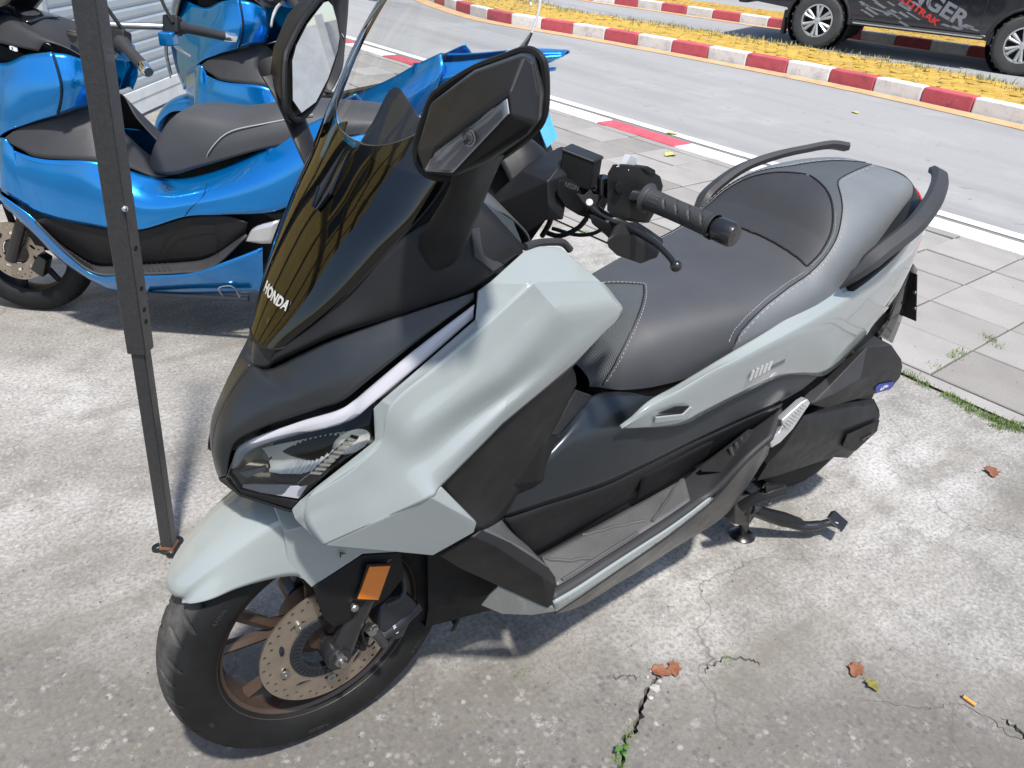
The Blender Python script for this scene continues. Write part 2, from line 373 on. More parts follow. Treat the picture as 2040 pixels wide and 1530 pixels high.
# one ground sheet to the horizon, then the road on it
mesh('ground', [(-90, -90, -.12), (60, -90, -.12), (60, 60, -.12), (-90, 60, -.12)], [(0, 1, 2, 3)], soil, smooth=False)
struct(bpy.data.objects['ground'])
def quad(name, s0, s1, n0, n1, z, mat):
    return mesh(name, [SN(s0, n0, z), SN(s1, n0, z), SN(s1, n1, z), SN(s0, n1, z)], [(0, 1, 2, 3)], mat, smooth=False)
struct(quad('road', -70, 45, 4.60, 60, ROADZ, asphalt))
struct(quad('road_edge_line', -70, 45, 4.76, 4.87, ROADZ+.005, line_white))
struct(quad('gutter', -70, 45, 4.605, 4.74, ROADZ+.004, gutter_mat))

# cracked concrete forecourt: a slab with the cracks cut into it
E0, E1 = SN(-16, 2.47), SN(6, 2.47)
bm = bmesh.new(); prism(bm, [Vector((E0.x, E0.y, 0)), Vector((E1.x, E1.y, 0)), Vector((9, 6, 0)), Vector((9, -16, 0))], (0, 0, -.10))
slab = frombm('forecourt_ground', bm, conc, smooth=False); struct(slab)
def crack(path, wid, depth=.05, seed=0):
    rnd = random.Random(seed); bm = bmesh.new(); L, R = [], []
    pts = resample([AZ(*p) for p in path], max(6, len(path)*6))
    k = len(pts)
    for i, p in enumerate(pts):
        d = (pts[min(i+1, k-1)]-pts[max(i-1, 0)]).normalized(); q = Vector((-d.y, d.x, 0))
        p = p + q*rnd.uniform(-.006, .006); taper = min(1, min(i, k-1-i)/4+.08)
        L.append(p+q*wid*taper*rnd.uniform(.35, 1)); R.append(p-q*wid*taper*rnd.uniform(.35, 1))
    rows = []
    for i in range(k):
        mid = (L[i]+R[i])/2
        rows.append([bm.verts.new(v) for v in (L[i]+Vector((0, 0, .02)), mid+(L[i]-mid)*.35+Vector((0, 0, -depth)), mid+(R[i]-mid)*.35+Vector((0, 0, -depth)), R[i]+Vector((0, 0, .02)))])
    for a, c in zip(rows, rows[1:]):
        for j in range(4): bm.faces.new((a[j], a[(j+1) % 4], c[(j+1) % 4], c[j]))
    bm.faces.new(list(reversed(rows[0]))); bm.faces.new(rows[-1])
    o = frombm('crack_cutter', bm, soil, smooth=False)
    md = slab.modifiers.new('cut', 'BOOLEAN'); md.object = o; md.solver = 'EXACT'; return o
cutters = [crack([(1228, 1600), (1237, 1530), (1242, 1482), (1265, 1450), (1281, 1400), (1300, 1362), (1312, 1343)], .0085, seed=1),
           crack([(1400, 1342), (1420, 1322), (1462, 1311), (1500, 1317), (1518, 1324)], .0055, seed=2),
           crack([(1216, 1340), (1228, 1350), (1258, 1346), (1268, 1360)], .0035, seed=3),
           crack([(1995, 1428), (2030, 1458), (2080, 1500), (2150, 1560)], .010, seed=4),
           crack([(1895, 1393), (1960, 1425), (2010, 1462), (2060, 1475)], .0022, seed=5),
           crack([(1700, 1395), (1780, 1402), (1850, 1412), (1900, 1396)], .0012, seed=6)]
dg = bpy.context.evaluated_depsgraph_get(); me = bpy.data.meshes.new_from_object(slab.evaluated_get(dg)); slab.modifiers.clear(); slab.data = me
for c in cutters: bpy.data.objects.remove(c)
# crumbled bits of concrete in the crack
def pebble(name, r, mat, seed, loc, sq=.6):
    rnd = random.Random(seed); bm = bmesh.new(); bmesh.ops.create_icosphere(bm, subdivisions=1, radius=r)
    for v in bm.verts: v.co = Vector((v.co.x*rnd.uniform(.7, 1.25), v.co.y*rnd.uniform(.7, 1.25), v.co.z*sq*rnd.uniform(.7, 1.2)))
    o = frombm(name, bm, mat, smooth=False); o.location = loc; o.rotation_euler = (0, 0, rnd.uniform(0, 6)); return o
chip_mat = rough_mat('broken_concrete', (.40, .385, .36), (.55, .53, .5), 60)
for i, (u, v, r, lab) in enumerate([(1304, 1374, .0115, 'largest pale chip of broken concrete wedged in the wide crack'), (1296, 1392, .007, 'pale concrete chip in the crack, just below the largest chip'),
        (1314, 1358, .006, 'small grey concrete chip between the crack and the brown leaf'), (1290, 1350, .0055, 'small pale concrete chip left of the brown leaf at the crack'), (1298, 1338, .0045, 'tiny concrete chip at the top end of the wide crack')]):
    o = pebble('concrete_chip', r, chip_mat, i, AZ(u, v)+Vector((0, 0, r*.35))); tag(o, lab, 'chip', 'concrete chips at the crack')

# paving slabs beside the forecourt, each one its own piece, and dirt in the joints
pave = quad('pavement', -26, 12, 2.48, 4.40, -.012, soil); struct(pave)
def slab_mesh(w, h, seed):
    rnd = random.Random(seed); bm = bmesh.new(); bx(bm, (0, 0, -.03), (w, h, .06))
    me = bpy.data.meshes.new('paving_slab'); bmesh.ops.bevel(bm, geom=[e for e in bm.edges if all(v.co.z > -.01 for v in e.verts)], offset=.004, segments=1, affect='EDGES')
    bm.to_mesh(me); bm.free(); me.materials.append(paver_mat); return me
NL = [2.585, 2.945, 3.305, 3.65, 3.985, 4.31, 4.398]
ns = 0
rnd = random.Random(3)
sl = [slab_mesh(.352, b_-a_-.010, i) for i, (a_, b_) in enumerate(zip(NL, NL[1:]))]
for r in range(-44, 9):
    for i, (a_, b_) in enumerate(zip(NL, NL[1:])):
        o = bpy.data.objects.new('paving_slab', sl[i]); COL.objects.link(o); o.parent = pave
        p = SN(.18+r*.3605, (a_+b_)/2, 0); o.location = p + Vector((0, 0, rnd.uniform(-.004, .003)))
        o.rotation_euler = (rnd.uniform(-.007, .007), rnd.uniform(-.007, .007), math.atan2(T2.y, T2.x)+rnd.uniform(-.006, .006)); ns += 1
edge = quad('pavement_edging', -26, 12, 2.50, 2.575, -.003, paver_mat); struct(edge)
# painted kerb along the pavement
kerb = empty = bpy.data.objects.new('pavement_kerb', None); COL.objects.link(kerb); tag(kerb, 'low kerb painted in red and white stretches along the paving slabs', 'kerb')
def kstone(name, p0, p1, q0, q1, z0, z1, mat, parent, bev=.012, inset=.0):
    """block between two points of the near edge (p) and the far edge (q)"""
    bm = bmesh.new(); vs = [bm.verts.new((p.x, p.y, z)) for z in (z0, z1) for p in (p0, p1, q1, q0)]
    for f in ((3, 2, 1, 0), (4, 5, 6, 7), (0, 1, 5, 4), (1, 2, 6, 5), (2, 3, 7, 6), (3, 0, 4, 7)): bm.faces.new([vs[i] for i in f])
    return frombm(name, bm, mat, parent, bevel=bev, seg=2)
for k in range(-16, 9):
    s0 = -.38+k*.835; s1 = s0+.835; mt = red_paint if k % 2 == 0 else white_paint
    kstone('kerb_stone', SN(s0+.002, 4.402), SN(s1-.002, 4.402), SN(s0+.002, 4.602), SN(s1-.002, 4.602), -.11, .006, mt, kerb)
# kerbed medians: near edge traced along the road, curving away at the left
def curve_at(pts):
    P = [Vector(p) for p in pts]; Ls = [0]
    for a, b_ in zip(P, P[1:]): Ls.append(Ls[-1]+(b_-a).length)
    def f(d):
        for i in range(len(P)-1):
            if d <= Ls[i+1] or i == len(P)-2:
                t = (d-Ls[i])/(Ls[i+1]-Ls[i]); return P[i].lerp(P[i+1], t)
    return f, Ls[-1]
raw = [AZ(*p, ROADZ) for p in ((849, 3), (905, 29), (964, 40), (1016, 49), (1064, 56), (1131, 66), (1193, 77), (1266, 90), (1334, 103), (1478, 130), (1656, 162), (1837, 198), (2040, 246))]
raw = [raw[0]+(raw[0]-raw[1])*4] + raw + [raw[-1]+(raw[-1]-raw[-2]).normalized()*4, raw[-1]+(raw[-1]-raw[-2]).normalized()*8]
for _ in range(3): raw = [raw[0]] + [(raw[i-1]+raw[i]*2+raw[i+1])/4 for i in range(1, len(raw)-1)] + [raw[-1]]
dense = resample(raw, 90)
f_med, L_med = curve_at(dense)
def side(f, d, w):
    t = (f(d+.05)-f(d-.05)).normalized(); return f(d)+Vector((-t.y, t.x, 0))*w
MEDW = 1.55; KW = .15; KH = .15+ROADZ
# d of the joint seen at (1569,146)
d0 = min((i*.02 for i in range(int(L_med/.02))), key=lambda d: (f_med(d)-AZ(1569, 146, ROADZ)).length)
SG = 1 if (side(f_med, d0, 1)-CAM).length > (f_med(d0)-CAM).length else -1
mk = bpy.data.objects.new('median_kerb', None); COL.objects.link(mk); tag(mk, 'red and white striped kerb of the median nearest the scooters', 'kerb')
lo, hi = [], []
d = d0 - .56*int(d0/.56); k = -int(d0/.56)
while d < L_med-.7:
    e = d+.56
    if d > .1: kstone('kerb_stone', side(f_med, d+.003, 0), side(f_med, e-.003, 0), side(f_med, d+.003, SG*KW), side(f_med, e-.003, SG*KW), -.11, KH, white_paint if k % 2 == 0 else red_paint, mk, bev=.02)
    d = e; k += 1
d = .2; strip = []; bed = []; mline = []
while d < L_med-.2:
    strip.append((side(f_med, d, -SG*.03), side(f_med, d, -SG*.30))); bed.append((side(f_med, d, SG*(KW-.02)), side(f_med, d, SG*(KW+MEDW)))); d += .25
def ribbon(name, pairs, z, mat):
    vs = [Vector((p.x, p.y, z)) for a in pairs for p in a]; fs = [(2*i, 2*i+1, 2*i+3, 2*i+2) for i in range(len(pairs)-1)]
    o = mesh(name, vs, fs, mat, smooth=False)
    if o.data.polygons[0].normal.z < 0: o.data.flip_normals()
    return o
struct(ribbon('median_line', strip, ROADZ+.005, line_orange))
bedm = ribbon('median_bed', bed, KH-.055, soil); struct(bedm)
# yellow painted setts: the nearest ones as pieces of their own
def sett_mesh(seed):
    rnd = random.Random(seed); bm = bmesh.new(); bx(bm, (0, 0, -.03), (.128, .118, .07))
    for v in bm.verts: v.co += Vector((rnd.uniform(-.012, .012), rnd.uniform(-.012, .012), rnd.uniform(-.008, .008) if v.co.z > 0 else 0))
    bmesh.ops.bevel(bm, geom=[e for e in bm.edges if any(v.co.z > 0 for v in e.verts)], offset=.014, segments=1, affect='EDGES')
    me = bpy.data.meshes.new('sett'); bm.to_mesh(me); bm.free(); me.materials.append(yellow_paint); return me
setts = [sett_mesh(i) for i in range(8)]
cells = []
rnd = random.Random(11); d = .4
while d < L_med-.5:
    for j in range(10):
        w = KW+.09+j*.142+rnd.uniform(-.008, .008); p = side(f_med, d+(.07 if j % 2 else 0)+rnd.uniform(-.008, .008), SG*w)
        t = (f_med(d+.05)-f_med(d-.05)); cells.append((p, math.atan2(t.y, t.x)+rnd.uniform(-.1, .1), rnd.randrange(8), rnd.uniform(-.014, .006)))
    d += .146
def inview(p):
    q = Vector(p)-CAM; zc = q.dot(_f)
    if zc <= .1: return False
    return -20 < 1020+FPX*q.dot(RGT)/zc < 2060 and -10 < 765-FPX*q.dot(UPV)/zc < 1540
vis = sorted([c for c in cells if inview(c[0])], key=lambda c: (c[0]-CAM).length)
near_s = set(id(c) for c in vis[:300])
rest = bmesh.new()
for c in cells:
    p, a, k, dz = c; loc = Vector((p.x, p.y, KH-.02+dz))
    if id(c) in near_s:
        o = bpy.data.objects.new('sett', setts[k]); COL.objects.link(o); o.parent = bedm; o.location = loc; o.rotation_euler = (rnd.uniform(-.08, .08), rnd.uniform(-.08, .08), a)
    elif not (p-CAM).length > 40:
        n0 = len(rest.verts); rest.from_mesh(setts[k]); rest.verts.ensure_lookup_table()
        bmesh.ops.transform(rest, matrix=Matrix.Translation(loc) @ Matrix.Rotation(a, 4, 'Z'), verts=rest.verts[n0:])
o = frombm('setts', rest, yellow_paint, bedm, smooth=False); struct(o, 'stuff')
# grass and weeds: blades gathered in tufts
grass_m = simple('dry_grass', (.34, .29, .14), .7, vary=.35, vscale=3); weed_m = simple('green_weed', (.15, .23, .055), .6, vary=.3, vscale=4)
def blades(name, spots, mat, h0, h1, n, spread, parent=None, wid=.004):
    rnd = random.Random(len(spots)*7+1); vs, fs = [], []
    for p in spots:
        for _ in range(n):
            a = rnd.uniform(0, 6.283); q = p + Vector((rnd.gauss(0, spread), rnd.gauss(0, spread), 0)); h = rnd.uniform(h0, h1); lean = rnd.uniform(.1, .7)*h
            dx = Vector((math.cos(a), math.sin(a), 0)); s = Vector((-dx.y, dx.x, 0))*wid; i = len(vs)
            vs += [q-s, q+s, q+dx*lean*.35+Vector((0, 0, h*.6))+s*.8, q+dx*lean*.35+Vector((0, 0, h*.6))-s*.8, q+dx*lean+Vector((0, 0, h))]
            fs += [(i, i+1, i+2, i+3), (i+3, i+2, i+4)]
    me = bpy.data.meshes.new(name); me.from_pydata([tuple(v) for v in vs], [], fs); me.materials.append(mat); o = bpy.data.objects.new(name, me); link(o, parent); struct(o, 'stuff'); return o
rnd = random.Random(5); sp = []; sp2 = []
for i in range(800):
    d = rnd.uniform(.5, L_med-.5); w = KW+MEDW*abs(rnd.gauss(.88, .13)) if rnd.random() < .90 else KW+rnd.uniform(.02, 1.5)
    if w > KW+MEDW: w = KW+MEDW-.05
    (sp if rnd.random() < .7 else sp2).append(side(f_med, d, SG*w)+Vector((0, 0, KH-.045)))
g = blades('median_grass', sp, grass_m, .03, .11, 20, .07, wid=.005); g['label'] = 'dry straw-coloured grass growing between the yellow setts'; g['category'] = 'grass'
g = blades('median_weeds', sp2, weed_m, .03, .13, 9, .05, wid=.005); g['label'] = 'green weeds growing between the yellow setts of the median'; g['category'] = 'weeds'
sp = []
for (u0, v0, u1, v1, n) in ((1795, 738, 1845, 770, 10), (1880, 785, 1925, 810, 16), (1925, 815, 2035, 858, 34), (1975, 855, 2060, 845, 12), (1855, 735, 1920, 700, 6), (1968, 672, 1985, 690, 5), (1150, 462, 1185, 470, 3)):
    for i in range(n):
        t = rnd.random(); p = AZ(u0+(u1-u0)*t, v0+(v1-v0)*t); sp.append(p)
g = blades('edge_grass', sp, weed_m, .005, .020, 18, .016, wid=.0013); g['label'] = 'thin green grass sprouting along the seam between concrete and paving slabs'; g['category'] = 'grass'
# far carriageway: the next median with its kerb
fk = [AZ(*p, ROADZ) for p in ((1440, 40), (1531, 52), (1705, 79))]
b0, dirv = fk[0], (fk[2]-fk[0]).normalized()
f_far = lambda d: b0 + dirv*d
def fside(d, w): return f_far(d)+Vector((-dirv.y, dirv.x, 0))*w*SG
fkr = bpy.data.objects.new('far_kerb', None); COL.objects.link(fkr); tag(fkr, 'red and white kerb beyond the black pickup, on the far side of its lane', 'kerb')
for k in range(-14, 16):
    a_, b_ = -.24+k*.56, -.24+(k+1)*.56
    kstone('kerb_stone', fside(a_+.003, 0), fside(b_-.003, 0), fside(a_+.003, KW), fside(b_-.003, KW), -.11, KH, red_paint if k % 2 == 0 else white_paint, fkr, bev=.02)
struct(ribbon('far_median_line', [(fside(d, -.03), fside(d, -.26)) for d in (-9, 0, 9)], ROADZ+.005, line_orange))
fbed = ribbon('far_median_bed', [(fside(d, KW-.02), fside(d, KW+1.5)) for d in (-9, 0, 9)], KH-.055, soil); struct(fbed)
rest = bmesh.new(); d = -8
while d < 8.5:
    for j in range(10):
        p = fside(d+(.07 if j % 2 else 0), KW+.09+j*.142); n0 = len(rest.verts); rest.from_mesh(setts[rnd.randrange(8)]); rest.verts.ensure_lookup_table()
        bmesh.ops.transform(rest, matrix=Matrix.Translation((p.x, p.y, KH-.02+rnd.uniform(-.014, .006))) @ Matrix.Rotation(math.atan2(dirv.y, dirv.x)+rnd.uniform(-.1, .1), 4, 'Z'), verts=rest.verts[n0:])
    d += .146
struct(frombm('setts', rest, yellow_paint, fbed, smooth=False), 'stuff')
# a kerb of white stones further up the far median, at the top of the picture
# ================================================================ the grey scooter: wheel, fork, fender
MB = thing('scooter', 'large light grey and black maxi scooter on its centre stand in front', 'scooter')
YAX = Matrix.Rotation(rad(-90), 4, 'X')           # local z -> world +y
def hexhead(bm, c, r, h, axis='y', n=6):
    M = Matrix.Translation(c) @ YAX
    lathe(bm, [(r*1.25, 0), (r*1.25, h*.25), (r, h*.25), (r, h*.95), (r*.85, h), (0.0001, h)], M, seg=n if n > 6 else 6)
def tyre(name, parent, R, hw, rimr, n_groove, mat, nseg=432, depth=.006):
    prof = [(rimr-.006, hw*.70), (rimr, hw*.80), (rimr+.012, hw*.93), (rimr+.03, hw*1.0), (R-.028, hw*.96), (R-.014, hw*.80), (R-.006, hw*.55), (R-.0015, hw*.26), (R, 0)]
    pts = resample([Vector((r, y, 0)) for r, y in prof], 25); half = [(p.x, p.y) for p in pts]
    full = half + [(r, -y) for r, y in reversed(half[:-1])]
    K = len(full); rows = []
    for k in range(nseg):
        a = 2*math.pi*k/nseg; row = []
        for i, (r, y) in enumerate(full):
            s = y/hw; sd_ = 1 if s >= 0 else -1; q = abs(s); dr = 0
            if .10 < q < .93 and r > R-.034:
                ph = a*n_groove/(2*math.pi) + (0 if sd_ > 0 else .5) + .55*q*q + .1*q      # slanted grooves, two lengths in turn
                j = math.floor(ph); fr = ph-j
                lim = (.14, .80) if j % 2 else (.50, .92)
                if fr < .20 and lim[0] < q < lim[1]: dr = depth*max(0, 1-((fr-.10)/.10)**2)*min(1, (q-lim[0])*14, (lim[1]-q)*14)
            if abs(s) > .985 and r < R-.03 and (k//6) % 12 < 3: dr = 0
            row.append(Vector(((r-dr)*math.cos(a), y, (r-dr)*math.sin(a))))
        rows.append(row)
    rows.append(rows[0])
    vs = [p for r in rows[:-1] for p in r]; fs = []
    for k in range(nseg):
        for i in range(K-1): fs.append((k*K+i, k*K+i+1, ((k+1) % nseg)*K+i+1, ((k+1) % nseg)*K+i))
    me = bpy.data.meshes.new(name); me.from_pydata([tuple(v) for v in vs], [], fs); me.update(); bmn = bmesh.new(); bmn.from_mesh(me); bmesh.ops.recalc_face_normals(bmn, faces=bmn.faces); bmn.to_mesh(me); bmn.free()
    me.materials.append(mat); o = bpy.data.objects.new(name, me); link(o, parent); return finish(o, ang=30)
def rim(name, parent, r, hw, mat):
    bm = bmesh.new()
    lathe(bm, [(r+.010, hw*.92), (r+.012, hw*1.0), (r+.009, hw*1.06), (r+.001, hw*1.04), (r-.004, hw*.9), (r-.012, hw*.78), (r-.016, hw*.4), (r-.020, 0), (r-.016, -hw*.4), (r-.012, -hw*.78), (r-.004, -hw*.9), (r+.001, -hw*1.04), (r+.012, -hw*1.0), (r+.010, -hw*.92)], YAX, seg=96)
    return frombm(name, bm, mat, parent, ang=40)
def annulus(name, r0, r1, th, holes, mat, parent, yc, seg=72):
    bm = bmesh.new(); es = []
    def loop(c, r, n, sx=1, rot=0):
        vs = []
        for k in range(n):
            a = 2*math.pi*k/n; x, z = r*sx*math.cos(a), r*math.sin(a)
            vs.append(bm.verts.new((c[0]+x*math.cos(rot)-z*math.sin(rot), yc+th/2, c[1]+x*math.sin(rot)+z*math.cos(rot))))
        for i in range(n): es.append(bm.edges.new((vs[i], vs[(i+1) % n])))
    loop((0, 0), r1, seg); loop((0, 0), r0, seg)
    for (c, r, sx, rot) in holes: loop(c, r, 10, sx, rot)
    bmesh.ops.triangle_fill(bm, edges=es, use_beauty=True)
    bmesh.ops.recalc_face_normals(bm, faces=bm.faces)
    if sum(f.normal.y for f in bm.faces) < 0: bmesh.ops.reverse_faces(bm, faces=bm.faces)
    g = bmesh.ops.extrude_face_region(bm, geom=bm.faces[:]); vs = [e for e in g['geom'] if isinstance(e, bmesh.types.BMVert)]
    bmesh.ops.translate(bm, verts=vs, vec=(0, -th, 0))
    return frombm(name, bm, mat, parent, ang=30)
FC = Vector((0, 0, .2745))
fw = empty_part('front_wheel', MB); fw.location = FC
tyre('tyre', fw, .2745, .0585, .192, 40, tyre_rubber, nseg=800)
rim('rim', fw, .192, .046, bronze)
for k in range(5):                                  # five forked spokes
    a0 = rad(22+72*k); bm = bmesh.new()
    for s in (-1, 1):
        a1 = a0+s*rad(13); p0 = Vector((math.cos(a0+s*.10)*.046, .006, math.sin(a0+s*.10)*.046)); p1 = Vector((math.cos(a0+s*rad(7))*.10, .014, math.sin(a0+s*rad(7))*.10)); p2 = Vector((math.cos(a1)*.178, .006, math.sin(a1)*.178))
        tube(bm, [p0, p1, p2], [.013, .0105, .0125], seg=6)
    frombm('spoke', bm, bronze, fw, ang=50)
bm = bmesh.new(); lathe(bm, [(.001, .05), (.03, .05), (.035, .046), (.050, .035), (.052, -.035), (.03, -.05), (.001, -.05)], YAX, seg=32); frombm('hub', bm, bronze, fw)
holes = []
for k in range(24):
    a = 2*math.pi*k/24; holes.append(((.121*math.cos(a), .121*math.sin(a)), .0032, 1, 0)); a += .13
    holes.append(((.112*math.cos(a), .112*math.sin(a)), .0032, 1, 0))
for k in range(10):
    a = 2*math.pi*(k+.5)/10
    holes.append(((.0905*math.cos(a), .0905*math.sin(a)), .0052, 3.0, a+rad(90+(22 if k % 2 else -22))))
annulus('brake_disc', .074, .1285, .0045, holes, disc_steel, fw, .068)
for k in range(5):
    a = 2*math.pi*(k+.52)/5+.3; bm = bmesh.new(); lathe(bm, [(.0085, 0), (.0085, .004), (.004, .0045), (.0035, .002), (.0001, .002)], Matrix.Translation((.090*math.cos(a)*.99, .0705, .090*math.sin(a)*.99)) @ YAX, seg=14); frombm('disc_bolt', bm, zinc, fw)
bm = bmesh.new(); lathe(bm, [(.052, .060), (.052, .073), (.0735, .074), (.0735, .060)], YAX, seg=64)
for k in range(44):
    a = 2*math.pi*k/44; bx(bm, (.0645*math.cos(a), .0745, .0645*math.sin(a)), (.012, .0022, .0035), Matrix.Rotation(-a, 3, 'Y'))
frombm('sensor_ring', bm, simple('sensor_ring', (.03, .034, .042), .4, metal=.5), fw, ang=40)
for s in (1, -1):                                  # embossed wording on the side walls
    for k, w in enumerate(('120/70-15', 'TUBELESS', '56S', 'RADIAL')):
        a = rad(215+k*62); c = Vector((.232*math.cos(a), s*.0588, .232*math.sin(a)))
        text('tyre_lettering', w, .010, basis(c, Vector((-math.sin(a)*s, 0, math.cos(a)*s)), Vector((math.cos(a), 0, math.sin(a)))), simple('tyre_letters', (.022, .022, .022), .7), fw, .0006)

# fork: legs, triple clamp, axle
for s in (1, -1):
    lowp = Vector((-.012, .092*s, .275)); d = Vector((-math.sin(rad(26.5)), 0, math.cos(rad(26.5))))
    bm = bmesh.new(); tube(bm, [lowp-d*.015, lowp+d*.05, lowp+d*.20, lowp+d*.205], [.024, .022, .0225, .0225], seg=16)
    tube(bm, [lowp+d*.2, lowp+d*.56], .0165, seg=14)
    lathe(bm, [(.0001, .025), (.022, .025), (.024, .02), (.024, -.02), (.022, -.022), (.0001, -.022)], Matrix.Translation((0, .092*s, .2745)) @ YAX, seg=20)
    frombm('fork_leg', bm, black_metal, MB)
bm = bmesh.new(); tube(bm, [(0, -.105, .2745), (0, .112, .2745)], .009, seg=12); frombm('axle', bm, steel, MB)
bm = bmesh.new(); hexhead(bm, (0, .112, .2745), .0125, .010); tube(bm, [(0, .118, .2745), (0, .131, .2745)], [.0075, .0065], seg=12); lathe(bm, [(.0165, 0), (.0165, .003), (.01, .003)], Matrix.Translation((0, .1125, .2745)) @ YAX, seg=20); frombm('axle_nut', bm, zinc, MB, ang=30)
# black cover of the fender stay with the amber reflector and its bolt
st = {'a': A(623, 1171, .104), 'b': A(723, 1106, .112), 'c': A(800, 1100, .112), 'd': A(806, 1150, .112), 'e': A(770, 1195, .110), 'f': A(706, 1236, .106), 'g': A(664, 1251, .102), 'h': A(645, 1235, .102), 'm': A(700, 1160, .117), 'n': A(680, 1220, .115), 'o': A(760, 1150, .120)}
for o in facets('fender_stay', st, ['a b m', 'b c d o m', 'd e o', 'a m n h', 'n m o e f', 'n f g h'], matte_black, MB, solid=.012, bevel=.0025): pass
for s in (1, -1):
    q = [A(735, 1127, .1235), A(776, 1125, .1235), A(752, 1193, .121), A(711, 1191, .121)]
    plate('side_reflector', [Vector((p.x, p.y*s, p.z)) for p in q], (0, .004*s, 0), amber, MB, bevel=.001)
    q2 = [A(731, 1123, .1225), A(780, 1121, .1225), A(755, 1197, .120), A(707, 1195, .120)]
    plate('reflector_mount', [Vector((p.x, p.y*s, p.z)) for p in q2], (0, .0025*s, 0), black_plastic, MB, bevel=.001)
    c = A(706, 1210, .118); bm = bmesh.new(); lathe(bm, [(.0075, -.004), (.0075, .003), (.006, .005), (.0032, .005), (.003, .002), (.0001, .002)], Matrix.Translation((c.x, c.y*s, c.z)) @ Matrix.Rotation(rad(-90*s), 4, 'X'), seg=16); frombm('stay_bolt', bm, zinc, MB)
# brake caliper behind the leg
cp = [A(752, 1255, .102), A(757, 1213, .106), A(778, 1193, .106), A(812, 1183, .106), A(832, 1203, .104), A(818, 1240, .104), A(806, 1268, .102), A(790, 1277, .102)]
cal = plate('brake_caliper', cp, (0, -.055, 0), simple('caliper_black', (.028, .030, .036), .42, metal=.3), MB, bevel=.006, seg=3)
bm = bmesh.new()
tube(bm, [A(835, 1205, .094), A(800, 1232, .094), A(765, 1262, .094)], [.011, .016, .013], seg=14); frombm('caliper_piston_housing', bm, simple('caliper_black', (0, 0, 0)), cal)
bm = bmesh.new()
tube(bm, [A(735, 1250, .112), A(757, 1275, .118)], [.010, .0085], seg=12); hexhead(bm, A(744, 1249, .116), .0062, .009)
frombm('caliper_pin', bm, zinc, cal)
bm = bmesh.new(); hexhead(bm, A(770, 1178, .105), .006, .006); frombm('caliper_bolt', bm, zinc, cal)
bm = bmesh.new(); tube(bm, [A(744, 1258, .114), A(766, 1284, .120)], [.0105, .0085], seg=14); frombm('rubber_boot', bm, rubber, cal)
e = basis(A(788, 1254, .1066), A(794, 1268, .106)-A(782, 1243, .106), A(800, 1250, .106)-A(788, 1254, .106)); text('caliper_lettering', 'NISSIN', .0085, e, white_mark, cal, .0004)
bm = bmesh.new(); tube(bm, resample([A(770, 1205, .112), A(800, 1190, .115), A(806, 1160, .11), A(790, 1120, .10), A(760, 1080, .09)], 20), .0042, seg=8); frombm('brake_hose', bm, rubber, MB)
bm = bmesh.new(); tube(bm, resample([A(735, 1240, .112), A(722, 1262, .11), A(735, 1288, .106), A(752, 1270, .104)], 16), .0022, seg=6); tube(bm, [A(722, 1290, .088), A(730, 1262, .098)], .008, seg=10); frombm('speed_sensor', bm, black_plastic, MB)

# front fender: cross-sections round the wheel
def fsec(phi, Rc, wt, ws, Rs, yc=0):
    """half section at wheel angle phi: crown radius Rc, shoulder width wt, side edge width ws at radius Rs"""
    c, s_ = math.cos(rad(phi)), math.sin(rad(phi)); P = lambda r, y: Vector((r*c, y, FC.z+r*s_))
    return [P(Rc, 0), P(Rc-.001, wt*.45), P(Rc-.008, wt*.85), P(Rc-.018, wt), P(Rs+(Rc-.018-Rs)*.5, (wt+ws)/2+.002), P(Rs, ws)]
secs = [fsec(40.5, .306, .022, .030, .291), fsec(43, .311, .036, .050, .288), fsec(48, .314, .046, .066, .276), fsec(56, .316, .055, .074, .258), fsec(66, .320, .062, .080, .232), fsec(75, .326, .068, .088, .212), fsec(84, .332, .075, .101, .185)]
rows = [sym(s_) for s_ in secs]
sheet('front_fender', rows, grey_paint, MB, nu=41, nv=40, toward=(.6, 0, .6), solid=.003, bevel=0)
# side wing of the fender running back above the stay, with its crease
fp = {'a': A(605, 1155, .092), 'b': A(621, 1171, .1005), 'c': A(723, 1104, .113), 'd': A(700, 1075, .113), 'e': A(660, 1080, .106), 'g': A(640, 1040, .095), 'h': A(565, 1060, .082), 'i': A(575, 1142, .082), 'j': A(545, 1010, .060), 'k': A(625, 985, .062), 'l': A(700, 1040, .10), 'm': A(760, 1078, .117), 'n': A(790, 1100, .116)}
facets('fender_wing', fp, ['i a e h', 'a b c d e', 'h e g', 'e d l g', 'h g k j', 'g l k', 'd c n m l'], grey_paint, MB, solid=.004, bevel=.004, seg=3)
e = basis(A(681, 1104, .1145), A(700, 1090, .114)-A(672, 1110, .113), Vector((.2, .15, 1))); text('fender_lettering', 'A', .018, e, matte_black, MB, .0003, bold=0)
# rear mud flap behind the wheel
rows = []
for k in range(9):
    a = rad(150+k*7.2); r = .30+.004*k; wv = .085-.0045*k
    rows.append([Vector((r*math.cos(a)*1.0, y, FC.z+r*math.sin(a))) for y in (-wv, -wv*.9, 0, wv*.9, wv)])
    for i, dx in enumerate((.018, .004, 0, .004, .018)): rows[-1][i].x += dx*.9
sheet('mud_flap', rows, black_plastic, MB, nu=15, nv=16, toward=(1, 0, 0), solid=.003)

